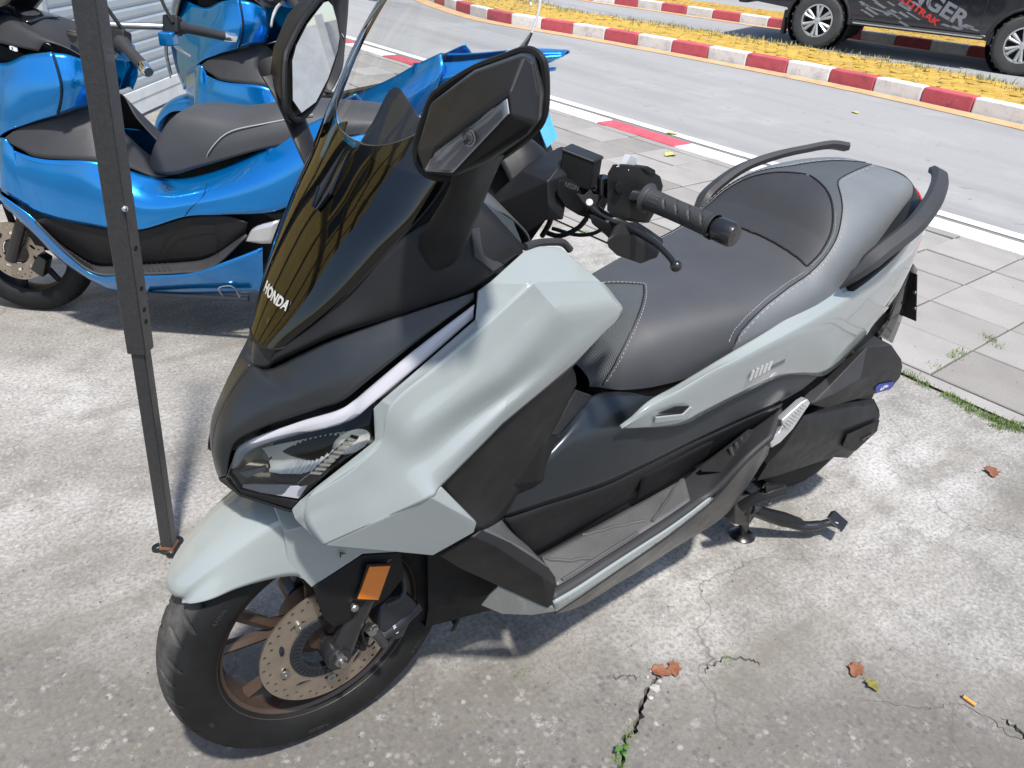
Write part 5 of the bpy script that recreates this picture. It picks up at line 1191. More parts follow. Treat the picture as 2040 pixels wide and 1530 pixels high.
# number plate on its bracket, rear mudguard
pA, pB = A(1826, 546, .105), A(1824, 640, .105); dn = pB-pA; dirx = Vector((dn.x, 0, dn.z))
plate('number_plate', [Vector((pA.x, -.105, pA.z)), pA, pA+dirx, Vector((pA.x, -.105, pA.z))+dirx], Vector((-.008, 0, -.003)), matte_black, MB, bevel=.002)
for k in (0.38, .72):
    c = pA+dirx*k+Vector((.002, -.003, 0)); bm = bmesh.new(); lathe(bm, [(.005, 0), (.004, .003), (.0001, .003)], Matrix.Translation(c) @ Matrix.Rotation(rad(90), 4, 'Y'), seg=10); frombm('plate_bolt', bm, zinc, MB)
mg = [[A(1818, 524, .09), A(1828, 538, .09)], [A(1795, 575, .085), A(1812, 588, .085)], [A(1770, 635, .08), A(1795, 640, .08)], [A(1748, 668, .075), A(1778, 684, .075)]]
rows = [sym([Vector((a.x, 0, a.z)), Vector((a.x, .04, a.z)), Vector((a.x, .075, a.z-.005)), a, b_]) for a, b_ in mg]
sheet('plate_bracket', rows, gloss_black, MB, nu=25, nv=16, toward=(1, 0, 0), solid=.006)

# ================================================================ rear wheel, drive case, air box, foot pegs
RC = Vector((-1.51, 0, .29))
rw = empty_part('rear_wheel', MB); rw.location = RC
tyre('tyre', rw, .276, .068, .180, 40, tyre_rubber, nseg=288)
rim('rim', rw, .180, .052, bronze)
for k in range(5):
    a0 = rad(10+72*k); bm = bmesh.new()
    for s in (-1, 1):
        tube(bm, [Vector((math.cos(a0)*.04, 0, math.sin(a0)*.04)), Vector((math.cos(a0+s*rad(13))*.168, 0, math.sin(a0+s*rad(13))*.168))], .012, seg=6)
    frombm('spoke', bm, bronze, rw)
ac = {'a': A(1740, 667, .150), 'b': A(1777, 687, .190), 'c': A(1797, 716, .205), 'd': A(1799, 731, .206), 'e': A(1714, 755, .214), 'f': A(1658, 788, .208), 'g': A(1617, 806, .190), 'h': A(1600, 790, .165), 'i': A(1642, 747, .160), 'j': A(1702, 703, .150), 'k': A(1794, 752, .198), 'l': A(1774, 776, .192), 'm': A(1645, 813, .186), 'n': A(1728, 690, .196), 'o': A(1652, 770, .196)}
a1 = facets('air_box', ac, ['a b n j', 'b c d e n', 'j n o i', 'n e f o', 'i o g h', 'o f g', 'd k l e', 'e l m f', 'f m g'], grey_plastic, MB, two=False, solid=.05, bevel=.004)[0]
a1.data.materials.append(black_plastic)
for p in a1.data.polygons:
    if p.normal.z < .25: p.material_index = 1
bn = (ac['l']-ac['e']).cross(ac['k']-ac['e']).normalized(); bn = bn if bn.y > 0 else -bn
q = [pl(u, v, ac['e']+bn*.002, bn) for u, v in ((1744, 783), (1744, 772), (1752, 765), (1780, 760), (1779, 769), (1772, 775))]
stk = plate('badge_sticker', q, bn*.001, blue_mark, a1)
p0, p1, p2 = (pl(u, v, ac['e']+bn*.0038, bn) for u, v in ((1747, 777), (1776, 768), (1760, 760))); text('badge_lettering', 'eSP+', .020, basis((p0+p1)/2, p1-p0, p2-p0), white_mark, stk, .0002, bold=.0005)
cv = {'a': A(1601, 828, .175), 'b': A(1658, 806, .165), 'c': A(1741, 794, .165), 'd': A(1752, 816, .182), 'e': A(1753, 828, .186), 'f': A(1674, 857, .198), 'g': A(1596, 838, .186), 'h': A(1746, 856, .180), 'i': A(1689, 913, .168), 'j': A(1661, 911, .166), 'k': A(1551, 947, .160), 'l': A(1508, 958, .155), 'm': A(1528, 925, .172), 'n': A(1561, 890, .184), 'o': A(1690, 880, .196)}
dc = facets('drive_case', cv, ['a b c d e f g', 'g f o j n', 'e h o f', 'o h i j', 'n j k m', 'm k l'], black_plastic, MB, two=False, solid=.06, bevel=.006, seg=3)[0]
q = [A(1674, 888, .1935), A(1684, 864, .2005), A(1749, 835, .1905), A(1744, 857, .184), A(1702, 896, .184), A(1692, 897, .1845)]
o = plate('case_cover', [p+Vector((0, .002, 0)) for p in q], (0, .004, 0), matte_black, dc, bevel=.003)
p0, p1 = A(1711, 880, .196), A(1742, 860, .191); text('case_lettering', 'HONDA', .016, basis((p0+p1)/2+Vector((.001, .003, .0)), p1-p0, (0, .3, 1)), simple('cast_letters', (.035, .035, .036), .45), dc, .0008)
# swing arm block and exhaust on the far side
bm = bmesh.new(); prism(bm, [Vector((-1.05, .13, .36)), Vector((-1.2, .13, .42)), Vector((-1.58, .13, .36)), Vector((-1.6, .13, .24)), Vector((-1.3, .13, .20)), Vector((-1.02, .13, .24))], (0, -.05, 0)); frombm('engine_case', bm, matte_black, MB, bevel=.01)
bm = bmesh.new(); tube(bm, resample([Vector((-.95, -.10, .22)), Vector((-1.15, -.17, .25)), Vector((-1.3, -.19, .31)), Vector((-1.7, -.2, .42))], 14), [.03]*4+[.06]*9+[.05], seg=16); frombm('exhaust', bm, black_metal, MB)
for s in (1, -1):
    F = lambda p: Vector((p.x, p.y*s, p.z))
    q = [A(1560, 848, .222), A(1558, 838, .222), A(1598, 802, .228), A(1610, 795, .230), A(1615, 803, .230), A(1580, 855, .230), A(1555, 882, .232), A(1537, 893, .232), A(1534, 873, .228), A(1552, 862, .224)]
    fp_ = plate('foot_peg', [F(p) for p in q], F(Vector((-.004, -.02, -.004))), alu, MB, bevel=.003)
    u0, v0 = 1566, 843; bm = bmesh.new()
    for i in range(9):
        for j in range(3):
            c = F(A(1563+i*4.6+j*3, 848-i*5.3-j*1.2+j*3, .2275)); bx(bm, c+F(Vector((0, .001, .0))), (.004, .005, .004))
    struct(frombm('peg_grips', bm, alu, fp_, smooth=False), 'stuff')
# ================================================================ blue scooters
def blue_mat():
    m, nt, b = nodes('candy_blue'); co = objco(nt)
    L_(nt, ramp(nt, noise(nt, co, 3, 3), [(.3, (.0, .19, .56)), (.7, (.0, .25, .66))]), b.inputs['Base Color'])
    b.inputs['Metallic'].default_value = .72; b.inputs['Roughness'].default_value = .24; b.inputs['Coat Weight'].default_value = 1; b.inputs['Coat Roughness'].default_value = .03; return m
blue = blue_mat()
B1 = Frame((.16, -2.31, 0), rad(-38.9))
c1 = lambda x, y, w: B1(x/2.391, y/2.391, w)-Vector((0, 0, 0))
BS = thing('scooter', 'metallic blue scooter parked just behind the black metal post, black seat', 'scooter', B1.o, B1.ang, 'blue scooters')
def bpair(name, rows, mat, nu=12, nv=30, par=None, toward=(0, 1, .2), **kw):
    for s in (1, -1): sheet(name, [[Vector((p.x, p.y*s, p.z)) for p in r] for r in rows], mat, par or BS, nu=nu, nv=nv, toward=(toward[0], toward[1]*s, toward[2]), **kw)
def C(*ps): return [c1(*p) for p in ps]
# wheels
BX = -.055
for nm, x, r, hw, ri in (('front_wheel', BX, .252, .050, .180), ('rear_wheel', BX-1.315, .252, .058, .175)):
    w = empty_part(nm, BS); w.location = (x, 0, r)
    tyre('tyre', w, r, hw, ri, 40, tyre_rubber, nseg=240); rim('rim', w, ri, hw*.75, matte_black)
    for k in range(7):
        a = rad(15+k*360/7); bm = bmesh.new(); tube(bm, [Vector((math.cos(a)*.03, .01, math.sin(a)*.03)), Vector((math.cos(a+.2)*.17, .005, math.sin(a+.2)*.17))], [.014, .010], seg=6); frombm('spoke', bm, matte_black, w)
    hl_ = []
    for k in range(20):
        a = 2*math.pi*k/20; hl_.append(((.100*math.cos(a), .100*math.sin(a)), .0035, 1, 0)); a += .16; hl_.append(((.089*math.cos(a), .089*math.sin(a)), .0035, 1, 0))
    for k in range(10):
        a = 2*math.pi*(k+.5)/10; hl_.append(((.070*math.cos(a), .070*math.sin(a)), .0055, 2.2, a+1.1))
    annulus('brake_disc', .048, .110, .004, hl_, disc_steel, w, .062)
    bm = bmesh.new(); hexhead(bm, (0, .085, 0), .010, .010); lathe(bm, [(.001, .085), (.045, .060), (.045, -.05), (.001, -.05)], YAX, seg=20); frombm('hub', bm, black_metal, w)
for s in (1, -1):
    bm = bmesh.new(); d = Vector((-math.sin(rad(27)), 0, math.cos(rad(27)))); p = Vector((BX, .085*s, .245)); tube(bm, [p-d*.02, p+d*.22, p+d*.5], [.022, .020, .016], seg=14); frombm('fork_leg', bm, black_metal, BS)
bm = bmesh.new(); prism(bm, [Vector((BX-.06, .10, .20)), Vector((BX-.10, .10, .26)), Vector((BX-.13, .10, .24)), Vector((BX-.10, .10, .17))], (0, -.05, 0)); frombm('brake_caliper', bm, black_metal, BS, bevel=.006)
def bsec(phi, Rc, w_, Rs): c, s_ = math.cos(rad(phi)), math.sin(rad(phi)); P = lambda r, y: Vector((BX+r*c, y, .252+r*s_)); return sym([P(Rc, 0), P(Rc-.004, w_*.6), P(Rc-.02, w_*.95), P(Rs, w_)])
sheet('front_fender', [bsec(8, .275, .02, .26), bsec(16, .282, .05, .255), bsec(35, .287, .062, .25), bsec(60, .29, .068, .235), bsec(85, .292, .07, .21), bsec(105, .29, .07, .20)], blue, BS, nu=25, nv=30, toward=(.6, 0, .6), solid=.003)
# front shield and headlamp
bpair('front_shield', [[Vector((.02, 0, .93)), Vector((-.06, .09, .95)), c1(0, 300, .165), c1(120, 262, .190), c1(245, 247, .205)], [Vector((.055, 0, .80)), Vector((-.01, .10, .82)), c1(0, 420, .185), c1(140, 400, .215), c1(288, 400, .225)], [Vector((.045, 0, .66)), Vector((-.01, .10, .68)), c1(0, 560, .195), c1(140, 510, .220), c1(285, 480, .225)], [Vector((.02, 0, .56)), Vector((-.03, .09, .57)), c1(0, 650, .190), c1(130, 592, .212), c1(275, 549, .212)]], blue, nu=26, nv=20, toward=(.5, 1, .2), solid=.004)
bpair('lower_apron', [[Vector((.045, 0, .62)), Vector((-.02, .09, .63)), c1(0, 655, .205), c1(60, 700, .215)], [Vector((.01, 0, .52)), Vector((-.05, .09, .53)), c1(0, 780, .215), c1(100, 830, .226)], [Vector((-.05, 0, .42)), Vector((-.10, .09, .42)), c1(0, 905, .205), c1(190, 1018, .226)]], blue, nu=18, nv=16, toward=(.5, 1, 0), solid=.004)
bpair('leg_shield', [C((249, 251, .204), (330, 262, .185), (445, 302, .14)), C((292, 400, .223), (370, 400, .20), (470, 420, .14)), C((279, 548, .210), (350, 525, .19), (445, 505, .14))], blue, nu=12, nv=14, toward=(-.4, 1, .1), solid=.004)
lamp = simple('lamp_white', (.72, .74, .76), .15, coat=.6)
for s in (1, -1):
    F = lambda *p: Vector((p[0], p[1]*s, p[2]))
    hl = empty_part('headlight', BS)
    rows = [[F(.075, .035, .60), F(.062, .055, .60)], [F(.070, .055, .70), F(.055, .075, .70)], [F(.045, .085, .78), F(.028, .098, .78)], [F(.0, .115, .83), F(-.01, .12, .82)]]
    sheet('light_guide', rows, lamp, hl, nu=4, nv=18, toward=(1, s, 0), solid=.004)
    rows = [[F(.064, .055, .60), F(.02, .095, .63)], [F(.058, .075, .70), F(.01, .118, .72)], [F(.03, .098, .78), F(-.02, .135, .79)], [F(-.012, .12, .82), F(-.05, .15, .84)]]
    sheet('headlight_lens', rows, gloss_black, hl, nu=6, nv=18, toward=(1, s, 0), solid=.003)
sheet('nose_cover', [sym([Vector((.06, 0, .80)), Vector((.02, .06, .80)), Vector((-.05, .12, .84))]), sym([Vector((.02, 0, .93)), Vector((-.03, .08, .93)), Vector((-.12, .155, .945))]), sym([Vector((-.12, 0, 1.06)), Vector((-.14, .09, 1.06)), Vector((-.19, .15, 1.04))]), sym([Vector((-.27, 0, 1.20)), Vector((-.28, .09, 1.19)), Vector((-.31, .14, 1.15))])], gloss_black, BS, nu=21, nv=24, toward=(1, 0, .5), solid=.003)
sheet('dash', [sym([Vector((-.12, 0, 1.00)), Vector((-.16, .12, .99)), c1(180, 245, .17)]), sym([Vector((-.24, 0, 1.06)), Vector((-.24, .10, 1.05)), c1(220, 200, .16)]), sym([Vector((-.34, 0, 1.02)), Vector((-.34, .10, 1.01)), c1(330, 230, .15)]), sym([Vector((-.42, 0, .93)), Vector((-.42, .10, .93)), c1(440, 295, .14)])], grey_plastic, BS, nu=21, nv=16, toward=(0, 0, 1), solid=.004)
sheet('meter_lens', [sym([Vector((-.20, 0, 1.075)), Vector((-.20, .08, 1.07))]), sym([Vector((-.31, 0, 1.045)), Vector((-.31, .085, 1.04))])], gloss_black, BS, nu=9, nv=8, toward=(0, 0, 1), solid=.004)
# tunnel trim, side body, floor
bpair('tunnel_trim', [C((13, 662, .205), (14, 664, .205)), C((110, 600, .20), (110, 717, .226)), C((280, 552, .175), (190, 752, .229)), C((440, 516, .11), (470, 770, .215)), C((560, 600, .07), (600, 792, .17)), C((690, 720, .06), (740, 842, .13)), C((800, 796, .05), (830, 830, .10))], grey_plastic, nu=10, nv=34, toward=(0, .5, 1), solid=.004)
bt = C((0, 690, .20), (190, 757, .231), (470, 773, .217), (740, 845, .133), (960, 834, .14), (1280, 694, .15), (1440, 606, .15), (1600, 530, .15)); bmid = C((0, 800, .215), (200, 880, .24), (450, 915, .24), (700, 960, .225), (960, 930, .22), (1250, 840, .21), (1450, 740, .20), (1620, 640, .19)); bl_ = C((0, 905, .20), (190, 1020, .227), (440, 1075, .235), (650, 1097, .235), (880, 1032, .235), (1060, 1022, .235), (1330, 1000, .225), (1560, 860, .20))
bpair('side_body', [[a, b_, c] for a, b_, c in zip(bt, bmid, bl_)], blue, nu=16, nv=50, solid=.004)
lt = C((166, 1046, .226), (300, 1036, .222), (440, 1078, .222), (650, 1100, .222), (880, 1036, .222), (1060, 1026, .222), (1180, 1060, .222)); lb = C((168, 1048, .228), (310, 1178, .205), (450, 1262, .195), (620, 1262, .190), (850, 1250, .190), (1000, 1225, .195), (1170, 1112, .205))
bpair('side_panel', [[a, a.lerp(b_, .5)+Vector((0, .004, 0)), b_] for a, b_ in zip(lt, lb)], black_plastic, nu=10, nv=34, solid=.003)
fb = C((175, 1052, .245), (315, 1195, .25), (455, 1300, .25), (620, 1305, .245), (850, 1298, .245), (1005, 1275, .24), (1172, 1118, .225))
bpair('floorboard', [[a, b_] for a, b_ in zip(lb, fb)], grey_plastic, nu=6, nv=30, toward=(0, .2, 1), solid=.008)
st_ = C((0, 925, .215), (165, 1047, .238), (300, 1200, .250), (450, 1312, .253), (600, 1316, .250), (900, 1306, .248), (1080, 1246, .243), (1250, 1180, .23)); sb_ = C((0, 965, .19), (130, 1085, .21), (285, 1238, .22), (445, 1345, .21), (560, 1388, .19), (820, 1400, .17), (1100, 1398, .17), (1260, 1390, .17))
bpair('lower_skirt', [[a, a.lerp(b_, .5)+Vector((0, .006, 0)), b_] for a, b_ in zip(st_, sb_)], blue, nu=9, nv=40, solid=.003)
bpair('passenger_peg', [C((1175, 1140, .225), (1170, 1150, .222)), C((1210, 1085, .235), (1240, 1160, .235)), C((1330, 1050, .235), (1290, 1160, .235))], alu, nu=5, nv=8, solid=.012)
# seat
sx = [(-.595, .60, .60, .07), (-.64, .69, .60, .115), (-.72, .785, .605, .135), (-.80, .805, .635, .15), (-.92, .805, .68, .165), (-1.02, .825, .715, .165), (-1.10, .845, .735, .16), (-1.25, .85, .765, .145), (-1.38, .85, .785, .12), (-1.45, .835, .80, .08)]
rows = []
for x, zc, ze, w_ in sx: rows.append(sym([Vector((x, 0, zc)), Vector((x, w_*.5, zc-.003)), Vector((x, w_*.82, zc-.02)), Vector((x, w_*.98, ze+(zc-ze)*.45)), Vector((x, w_, ze))]))
bseat = sheet('seat', rows, seat_black, BS, nu=41, nv=50, toward=(0, 0, 1), solid=.004)
for s in (1, -1):
    P = [Vector((-.84, .145*s, .655)), Vector((-.86, .163*s, .70)), Vector((-.93, .158*s, .765)), Vector((-1.05, .150*s, .80)), Vector((-1.2, .132*s, .835))]
    bm = bmesh.new(); tube(bm, resample(P, 24), .002, seg=6); frombm('seam', bm, thread, bseat)
# tail with split blue wings, lamp, plate
tail_parts = []
def tkeep(f, *a, **k):
    n0 = set(BS.children); f(*a, **k); tail_parts.extend(o.name for o in BS.children if o not in n0)
tkeep(bpair, 'tail_panel', [[Vector((-1.05, .155, .74)), Vector((-1.05, .185, .65)), Vector((-1.05, .16, .56))], [Vector((-1.22, .145, .76)), Vector((-1.22, .172, .70)), Vector((-1.22, .13, .62))], [Vector((-1.38, .12, .79)), Vector((-1.38, .142, .75)), Vector((-1.38, .10, .68))], [Vector((-1.52, .08, .81)), Vector((-1.52, .10, .79)), Vector((-1.50, .07, .74))], [Vector((-1.64, .045, .82)), Vector((-1.64, .05, .812)), Vector((-1.62, .04, .80))]], blue, nu=12, nv=30, solid=.004)
tkeep(sheet, 'tail_top', [sym([Vector((-1.40, 0, .81)), Vector((-1.40, .115, .79))]), sym([Vector((-1.52, 0, .825)), Vector((-1.52, .082, .812))]), sym([Vector((-1.64, 0, .83)), Vector((-1.64, .045, .822))])], blue, BS, nu=9, nv=12, solid=.004)
tkeep(sheet, 'tail_wing', [sym([Vector((-1.40, 0, .73)), Vector((-1.40, .095, .73))]), sym([Vector((-1.60, 0, .76)), Vector((-1.58, .06, .76))])], blue, BS, nu=9, nv=8, solid=.012)
tkeep(sheet, 'tail_lamp', [sym([Vector((-1.50, 0, .75)), Vector((-1.48, .075, .75))]), sym([Vector((-1.61, 0, .792)), Vector((-1.59, .05, .792))])], red_lens, BS, nu=9, nv=8, toward=(-1, 0, 0), solid=.004)
plate('rear_mudguard', [Vector((-1.52, .05, .76)), Vector((-1.60, .05, .72)), Vector((-1.74, .05, .45)), Vector((-1.70, .05, .44)), Vector((-1.50, .05, .68))], (0, -.1, 0), black_plastic, BS, bevel=.004)
plate('number_plate', [Vector((-1.655, -.10, .665)), Vector((-1.655, .10, .665)), Vector((-1.725, .10, .53)), Vector((-1.725, -.10, .53))], (-.004, 0, -.002), simple('plate_blue_white', (.10, .45, .72), .4), BS)
# handlebars, mirrors
for s in (1, -1):
    F = lambda p: Vector((p.x, p.y*s, p.z))
    gi, go = c1(590, 215, .22), c1(705, 340, .36)
    bm = bmesh.new(); tube(bm, [F(Vector((-.40, .02, .99))), F(Vector((-.45, .12, 1.02))), F(gi)], .012, seg=12); hbm = frombm('handlebar', bm, steel, BS)
    bm = bmesh.new(); tube(bm, [F(gi.lerp(go, -.1)), F(gi.lerp(go, .02)), F(gi.lerp(go, .1)), F(gi.lerp(go, .78))], [.024, .022, .0165, .0165], seg=18); frombm('grip', bm, rubber, hbm)
    bm = bmesh.new(); tube(bm, [F(gi.lerp(go, .78)), F(gi.lerp(go, .82)), F(go), F(go.lerp(gi, -.03))], [.014, .017, .0165, .013], seg=18); frombm('bar_end', bm, chrome, hbm)
    bm = bmesh.new(); bx(bm, F(gi.lerp(go, -.18)), (.055, .05, .06), Matrix.Rotation(rad(20), 3, 'X')); frombm('switch_block', bm, black_plastic, hbm, bevel=.008)
    bm = bmesh.new(); bx(bm, F(gi+Vector((.03, -.06, -.03))), (.05, .05, .045)); frombm('fluid_reservoir', bm, blue, hbm, bevel=.006)
    bm = bmesh.new(); tube(bm, resample([F(gi+Vector((.04, -.03, -.03))), F(gi+Vector((.05, .01, -.05))), F(gi+Vector((.045, .06, -.085))), F(gi+Vector((.03, .10, -.11)))], 10), [.007]*6+[.005]*4, seg=8); frombm('brake_lever', bm, alu, hbm)
    bm = bmesh.new(); tube(bm, resample([F(gi+Vector((.01, -.05, .02))), F(gi+Vector((.05, -.03, .10))), F(gi+Vector((.06, .03, .17)))], 8), .006, seg=8); ms = frombm('mirror', bm, black_metal, BS)
    cm = gi+Vector((.065, .07, .19)); bm = bmesh.new(); bmesh.ops.create_uvsphere(bm, u_segments=24, v_segments=12, radius=1, matrix=Matrix.Translation(F(cm)) @ Matrix.Diagonal((.025, .075, .05, 1))); frombm('mirror_housing', bm, black_plastic, ms)
# badge on the dark panel by the dash, as square marks
for s in (1, -1):
    for k in range(3):
        p = c1(55+k*10, 228+k*4, .19); bm = bmesh.new(); bx(bm, Vector((p.x, p.y*s, p.z)), (.010, .003, .010)); frombm('badge', bm, white_mark, BS)
# shut lines, inspection cover and tread lines
for s in (1, -1):
    F = lambda p: Vector((p.x, p.y*s, p.z))
    for nm, path, r in (('shut_line', [(247, 250, .2075), (270, 320, .218), (290, 400, .2265), (292, 470, .226), (278, 548, .2145)], .0028), ('cover_outline', [(760, 1215, .2165), (790, 1150, .221), (860, 1100, .226), (990, 1080, .227), (1022, 1090, .226), (1035, 1150, .222), (1025, 1215, .215)], .0012), ('body_seam', [(985, 870, .202), (965, 935, .223), (900, 1000, .235), (880, 1030, .2375)], .0010)):
        bm = bmesh.new(); tube(bm, resample([F(c1(*p)) for p in path], 20), r, seg=6); frombm(nm, bm, matte_black, BS)
    for k in range(6):
        t = k/6; a, b_ = lb[1].lerp(lb[2], .2+t*.8), fb[1].lerp(fb[2], .2+t*.8); bm = bmesh.new(); tube(bm, [F(a+Vector((0, .012, .004))), F(b_+Vector((0, -.008, .004)))], .0018, seg=6); frombm('tread_line', bm, rubber, BS)
    for k in range(7):
        t = .15+k*.11; a, b_ = lb[3].lerp(lb[4], t), fb[3].lerp(fb[4], t); bm = bmesh.new(); tube(bm, [F(a+Vector((0, .012, .004))), F(b_+Vector((0, -.008, .004)))], .0018, seg=6); frombm('tread_line', bm, rubber, BS)
# engine block under the seat and exhaust
bm = bmesh.new(); prism(bm, [Vector((-.75, .14, .40)), Vector((-1.1, .14, .42)), Vector((-1.45, .12, .34)), Vector((-1.42, .12, .22)), Vector((-.9, .14, .20)), Vector((-.7, .14, .26))], (0, -.10, 0)); frombm('engine_case', bm, black_plastic, BS, bevel=.015)
bm = bmesh.new(); prism(bm, [Vector((-1.0, .15, .50)), Vector((-1.35, .14, .55)), Vector((-1.45, .13, .46)), Vector((-1.2, .15, .40))], (0, -.08, 0)); frombm('air_box', bm, grey_plastic, BS, bevel=.012)
bm = bmesh.new(); tube(bm, [(-.8, -.1, .2), (-1.1, -.16, .24), (-1.5, -.17, .36)], [.03, .055, .05], seg=14); frombm('exhaust', bm, black_metal, BS)
bm = bmesh.new(); tube(bm, [(-.52, .06, .22), (-.60, .20, .19), (-.95, .20, .20)], .011, seg=8); frombm('side_stand', bm, black_metal, BS)
bm = bmesh.new(); tube(bm, resample([(-.86, .2, .2), (-.85, .205, .235), (-.90, .205, .245), (-.92, .2, .2)], 12), .0025, seg=6); frombm('stand_spring', bm, steel, BS)
rows = [[Vector((x, y*w_, z)) for y, z in ((-.8, z0), (-1, (z0+z1)/2), (-.7, z1), (.7, z1), (1, (z0+z1)/2), (.8, z0))] for x, w_, z0, z1 in ((-.06, .08, .48, .85), (-.16, .13, .30, .98), (-.34, .12, .26, .92), (-.42, .10, .22, .56), (-.62, .11, .22, .58), (-.9, .13, .26, .66), (-1.25, .11, .56, .78), (-1.5, .07, .72, .84))]
sheet('frame_body', rows, matte_black, BS, raw=True, closed=True, toward=None, smooth=False)
q2 = AZ(405, 372)
S2 = copy_tree(BS); S2.location = (-.82, -3.20, 0); S2.rotation_euler = (0, 0, rad(-52)); S2.scale = (1.06,)*3
base_names = [n_.split('.')[0] for n_ in tail_parts]
for o_ in S2.children:
    if o_.name.split('.')[0] in ('tail_panel', 'tail_top', 'tail_wing', 'tail_lamp'): o_.location = (-.115, 0, .065)
for o_ in S2.children:                # its saddle is tipped up on the front hinge
    if o_.name.startswith('seat'): o_.matrix_local = Matrix.Translation((-.64, 0, .64)) @ Matrix.Rotation(rad(64), 4, 'Y') @ Matrix.Translation((.64, 0, -.64))
S2['label'] = 'second metallic blue scooter, farther back beside the grey roller shutter'
BS['label'] = 'nearer metallic blue scooter, right behind the black metal post'

# ================================================================ roller shutter of the shop
shA = AZ(240, 252); sd_ = Vector((-.64, -.77, 0)).normalized(); shn = Vector((sd_.y, -sd_.x, 0))
if shn.dot(CAM-shA) < 0: shn = -shn
SH = thing('roller_shutter', 'pale blue-grey roller shutter of a shop at the upper left', 'shutter')
shut = simple('shutter_steel', (.42, .47, .50), .42, metal=.25, vary=.08, vscale=2, dust=.06); shut_w = simple('shutter_white', (.66, .67, .66), .5, vary=.1, dust=.1)
s0, s1 = -.62, 1.52
def shp(s, n_, z): p = shA+sd_*s+shn*n_; return Vector((p.x, p.y, z))
def slat_mesh():
    prof = [(0, 0), (.004, .004), (.010, .02), (.010, .055), (.004, .072), (0, .0745)]; bm = bmesh.new(); a = [bm.verts.new((0, n_, z)) for n_, z in prof]; b_ = [bm.verts.new((s1-s0, n_, z)) for n_, z in prof]
    for i in range(len(prof)-1): bm.faces.new((a[i], b_[i], b_[i+1], a[i+1]))
    me = bpy.data.meshes.new('slat'); bm.to_mesh(me); bm.free(); me.materials.append(shut); return me
slm = slat_mesh()
for k in range(32):
    o = bpy.data.objects.new('slat', slm); COL.objects.link(o); o.parent = SH; M = Matrix((sd_, shn, Vector((0, 0, 1)))).transposed().to_4x4(); M.translation = shp(s0, 0, .19+k*.0745); o.matrix_local = M
plate('bottom_rail', [shp(s0, .012, .02), shp(s1, .012, .02), shp(s1, .012, .188), shp(s0, .012, .188)], shn*-.02, shut_w, SH, bevel=.004)
plate('rail_groove', [shp(s0, .014, .115), shp(s1, .014, .115), shp(s1, .014, .121), shp(s0, .014, .121)], shn*-.001, simple('groove_grey', (.25, .25, .25), .6), SH)
plate('guide', [shp(s1, .03, 0), shp(s1+.05, .03, 0), shp(s1+.05, .03, 2.6), shp(s1, .03, 2.6)], shn*-.06, shut, SH, bevel=.004)
plate('guide', [shp(s0-.05, .03, 0), shp(s0, .03, 0), shp(s0, .03, 2.6), shp(s0-.05, .03, 2.6)], shn*-.06, shut, SH, bevel=.004)
# the yellow shop house to the left of the shutter: wall, beams, posts, glazing
SHW = thing('shop_house', 'cream yellow shop house front left of the roller shutter', 'building')
cream = rough_mat('render_cream', (.50, .37, .13), (.60, .46, .19), 8, .3); darkb = simple('brown_beam', (.06, .045, .03), .6)
w0 = shp(s0-.06, -.02, 0); X0, X1, YW = w0.x, 6.5, w0.y-.05
plate('wall', [Vector((X0, YW, 0)), Vector((X1, YW, 0)), Vector((X1, YW, 5.6)), Vector((X0, YW, 5.6))], (0, -.2, 0), cream, SHW)
for z, h_ in ((2.55, .16), (3.5, .10), (4.4, .12), (5.3, .2)): plate('beam', [Vector((X0, YW+.06, z)), Vector((X1, YW+.06, z)), Vector((X1, YW+.06, z+h_)), Vector((X0, YW+.06, z+h_))], (0, -.05, 0), darkb, SHW)
k = 0; x = X0+.3
while x < X1:
    plate('post', [Vector((x, YW+.05, 0)), Vector((x+.10, YW+.05, 0)), Vector((x+.10, YW+.05, 5.5)), Vector((x, YW+.05, 5.5))], (0, -.04, 0), darkb, SHW); x += 1.15; k += 1
for k in range(4):
    x = X0+.5+k*1.15; plate('window', [Vector((x, YW+.03, 2.8)), Vector((x+.75, YW+.03, 2.8)), Vector((x+.75, YW+.03, 3.4)), Vector((x, YW+.03, 3.4))], (0, -.02, 0), gloss_black, SHW)
plate('lintel', [shp(s0-.052, -.02, 2.62), shp(s1+.052, -.02, 2.62), shp(s1+.052, -.02, 3.2), shp(s0-.052, -.02, 3.2)], shn*-.2, rough_mat('render_grey', (.4, .4, .38), (.5, .5, .48), 30, .3), SHW)

# ================================================================ telescopic square post
GZ = thing('telescopic_post', 'black square telescopic steel post standing left of the grey scooter', 'post')
gb = AZ(338, 1092); gt = A(178, 0, -.50); gd = (gt-gb); gd = gd/gd.z
def gp_(z): return gb+gd*z
hammer = simple('hammered_paint', (.045, .045, .047), .42, metal=.3, coat=.2, grain=1.0, gscale=330, vary=.2, vscale=120)
zs = AZ(283, 700).z
zj = min((i*.005 for i in range(60, 260)), key=lambda z: abs(to_px(gp_(z))[1]-697))
ang_l = math.atan2(-.86, .5)+rad(20)
def sqtube(name, z0, z1, w_, par, mat):
    bm = bmesh.new(); e1, e2 = Vector((math.cos(ang_l), math.sin(ang_l), 0)), Vector((-math.sin(ang_l), math.cos(ang_l), 0)); R_ = []
    for z in (z0, z1): c = gp_(z); R_.append([bm.verts.new(c+e1*a*w_/2+e2*b_*w_/2) for a, b_ in ((1, 1), (-1, 1), (-1, -1), (1, -1))])
    for i in range(4): bm.faces.new((R_[0][i], R_[0][(i+1) % 4], R_[1][(i+1) % 4], R_[1][i]))
    bm.faces.new(R_[0]); bm.faces.new(R_[1]); return frombm(name, bm, mat, par, bevel=.003, seg=2)
sqtube('inner_leg', .006, zj+.02, .030, GZ, hammer)
sqtube('outer_leg', zj, 2.35, .040, GZ, hammer)
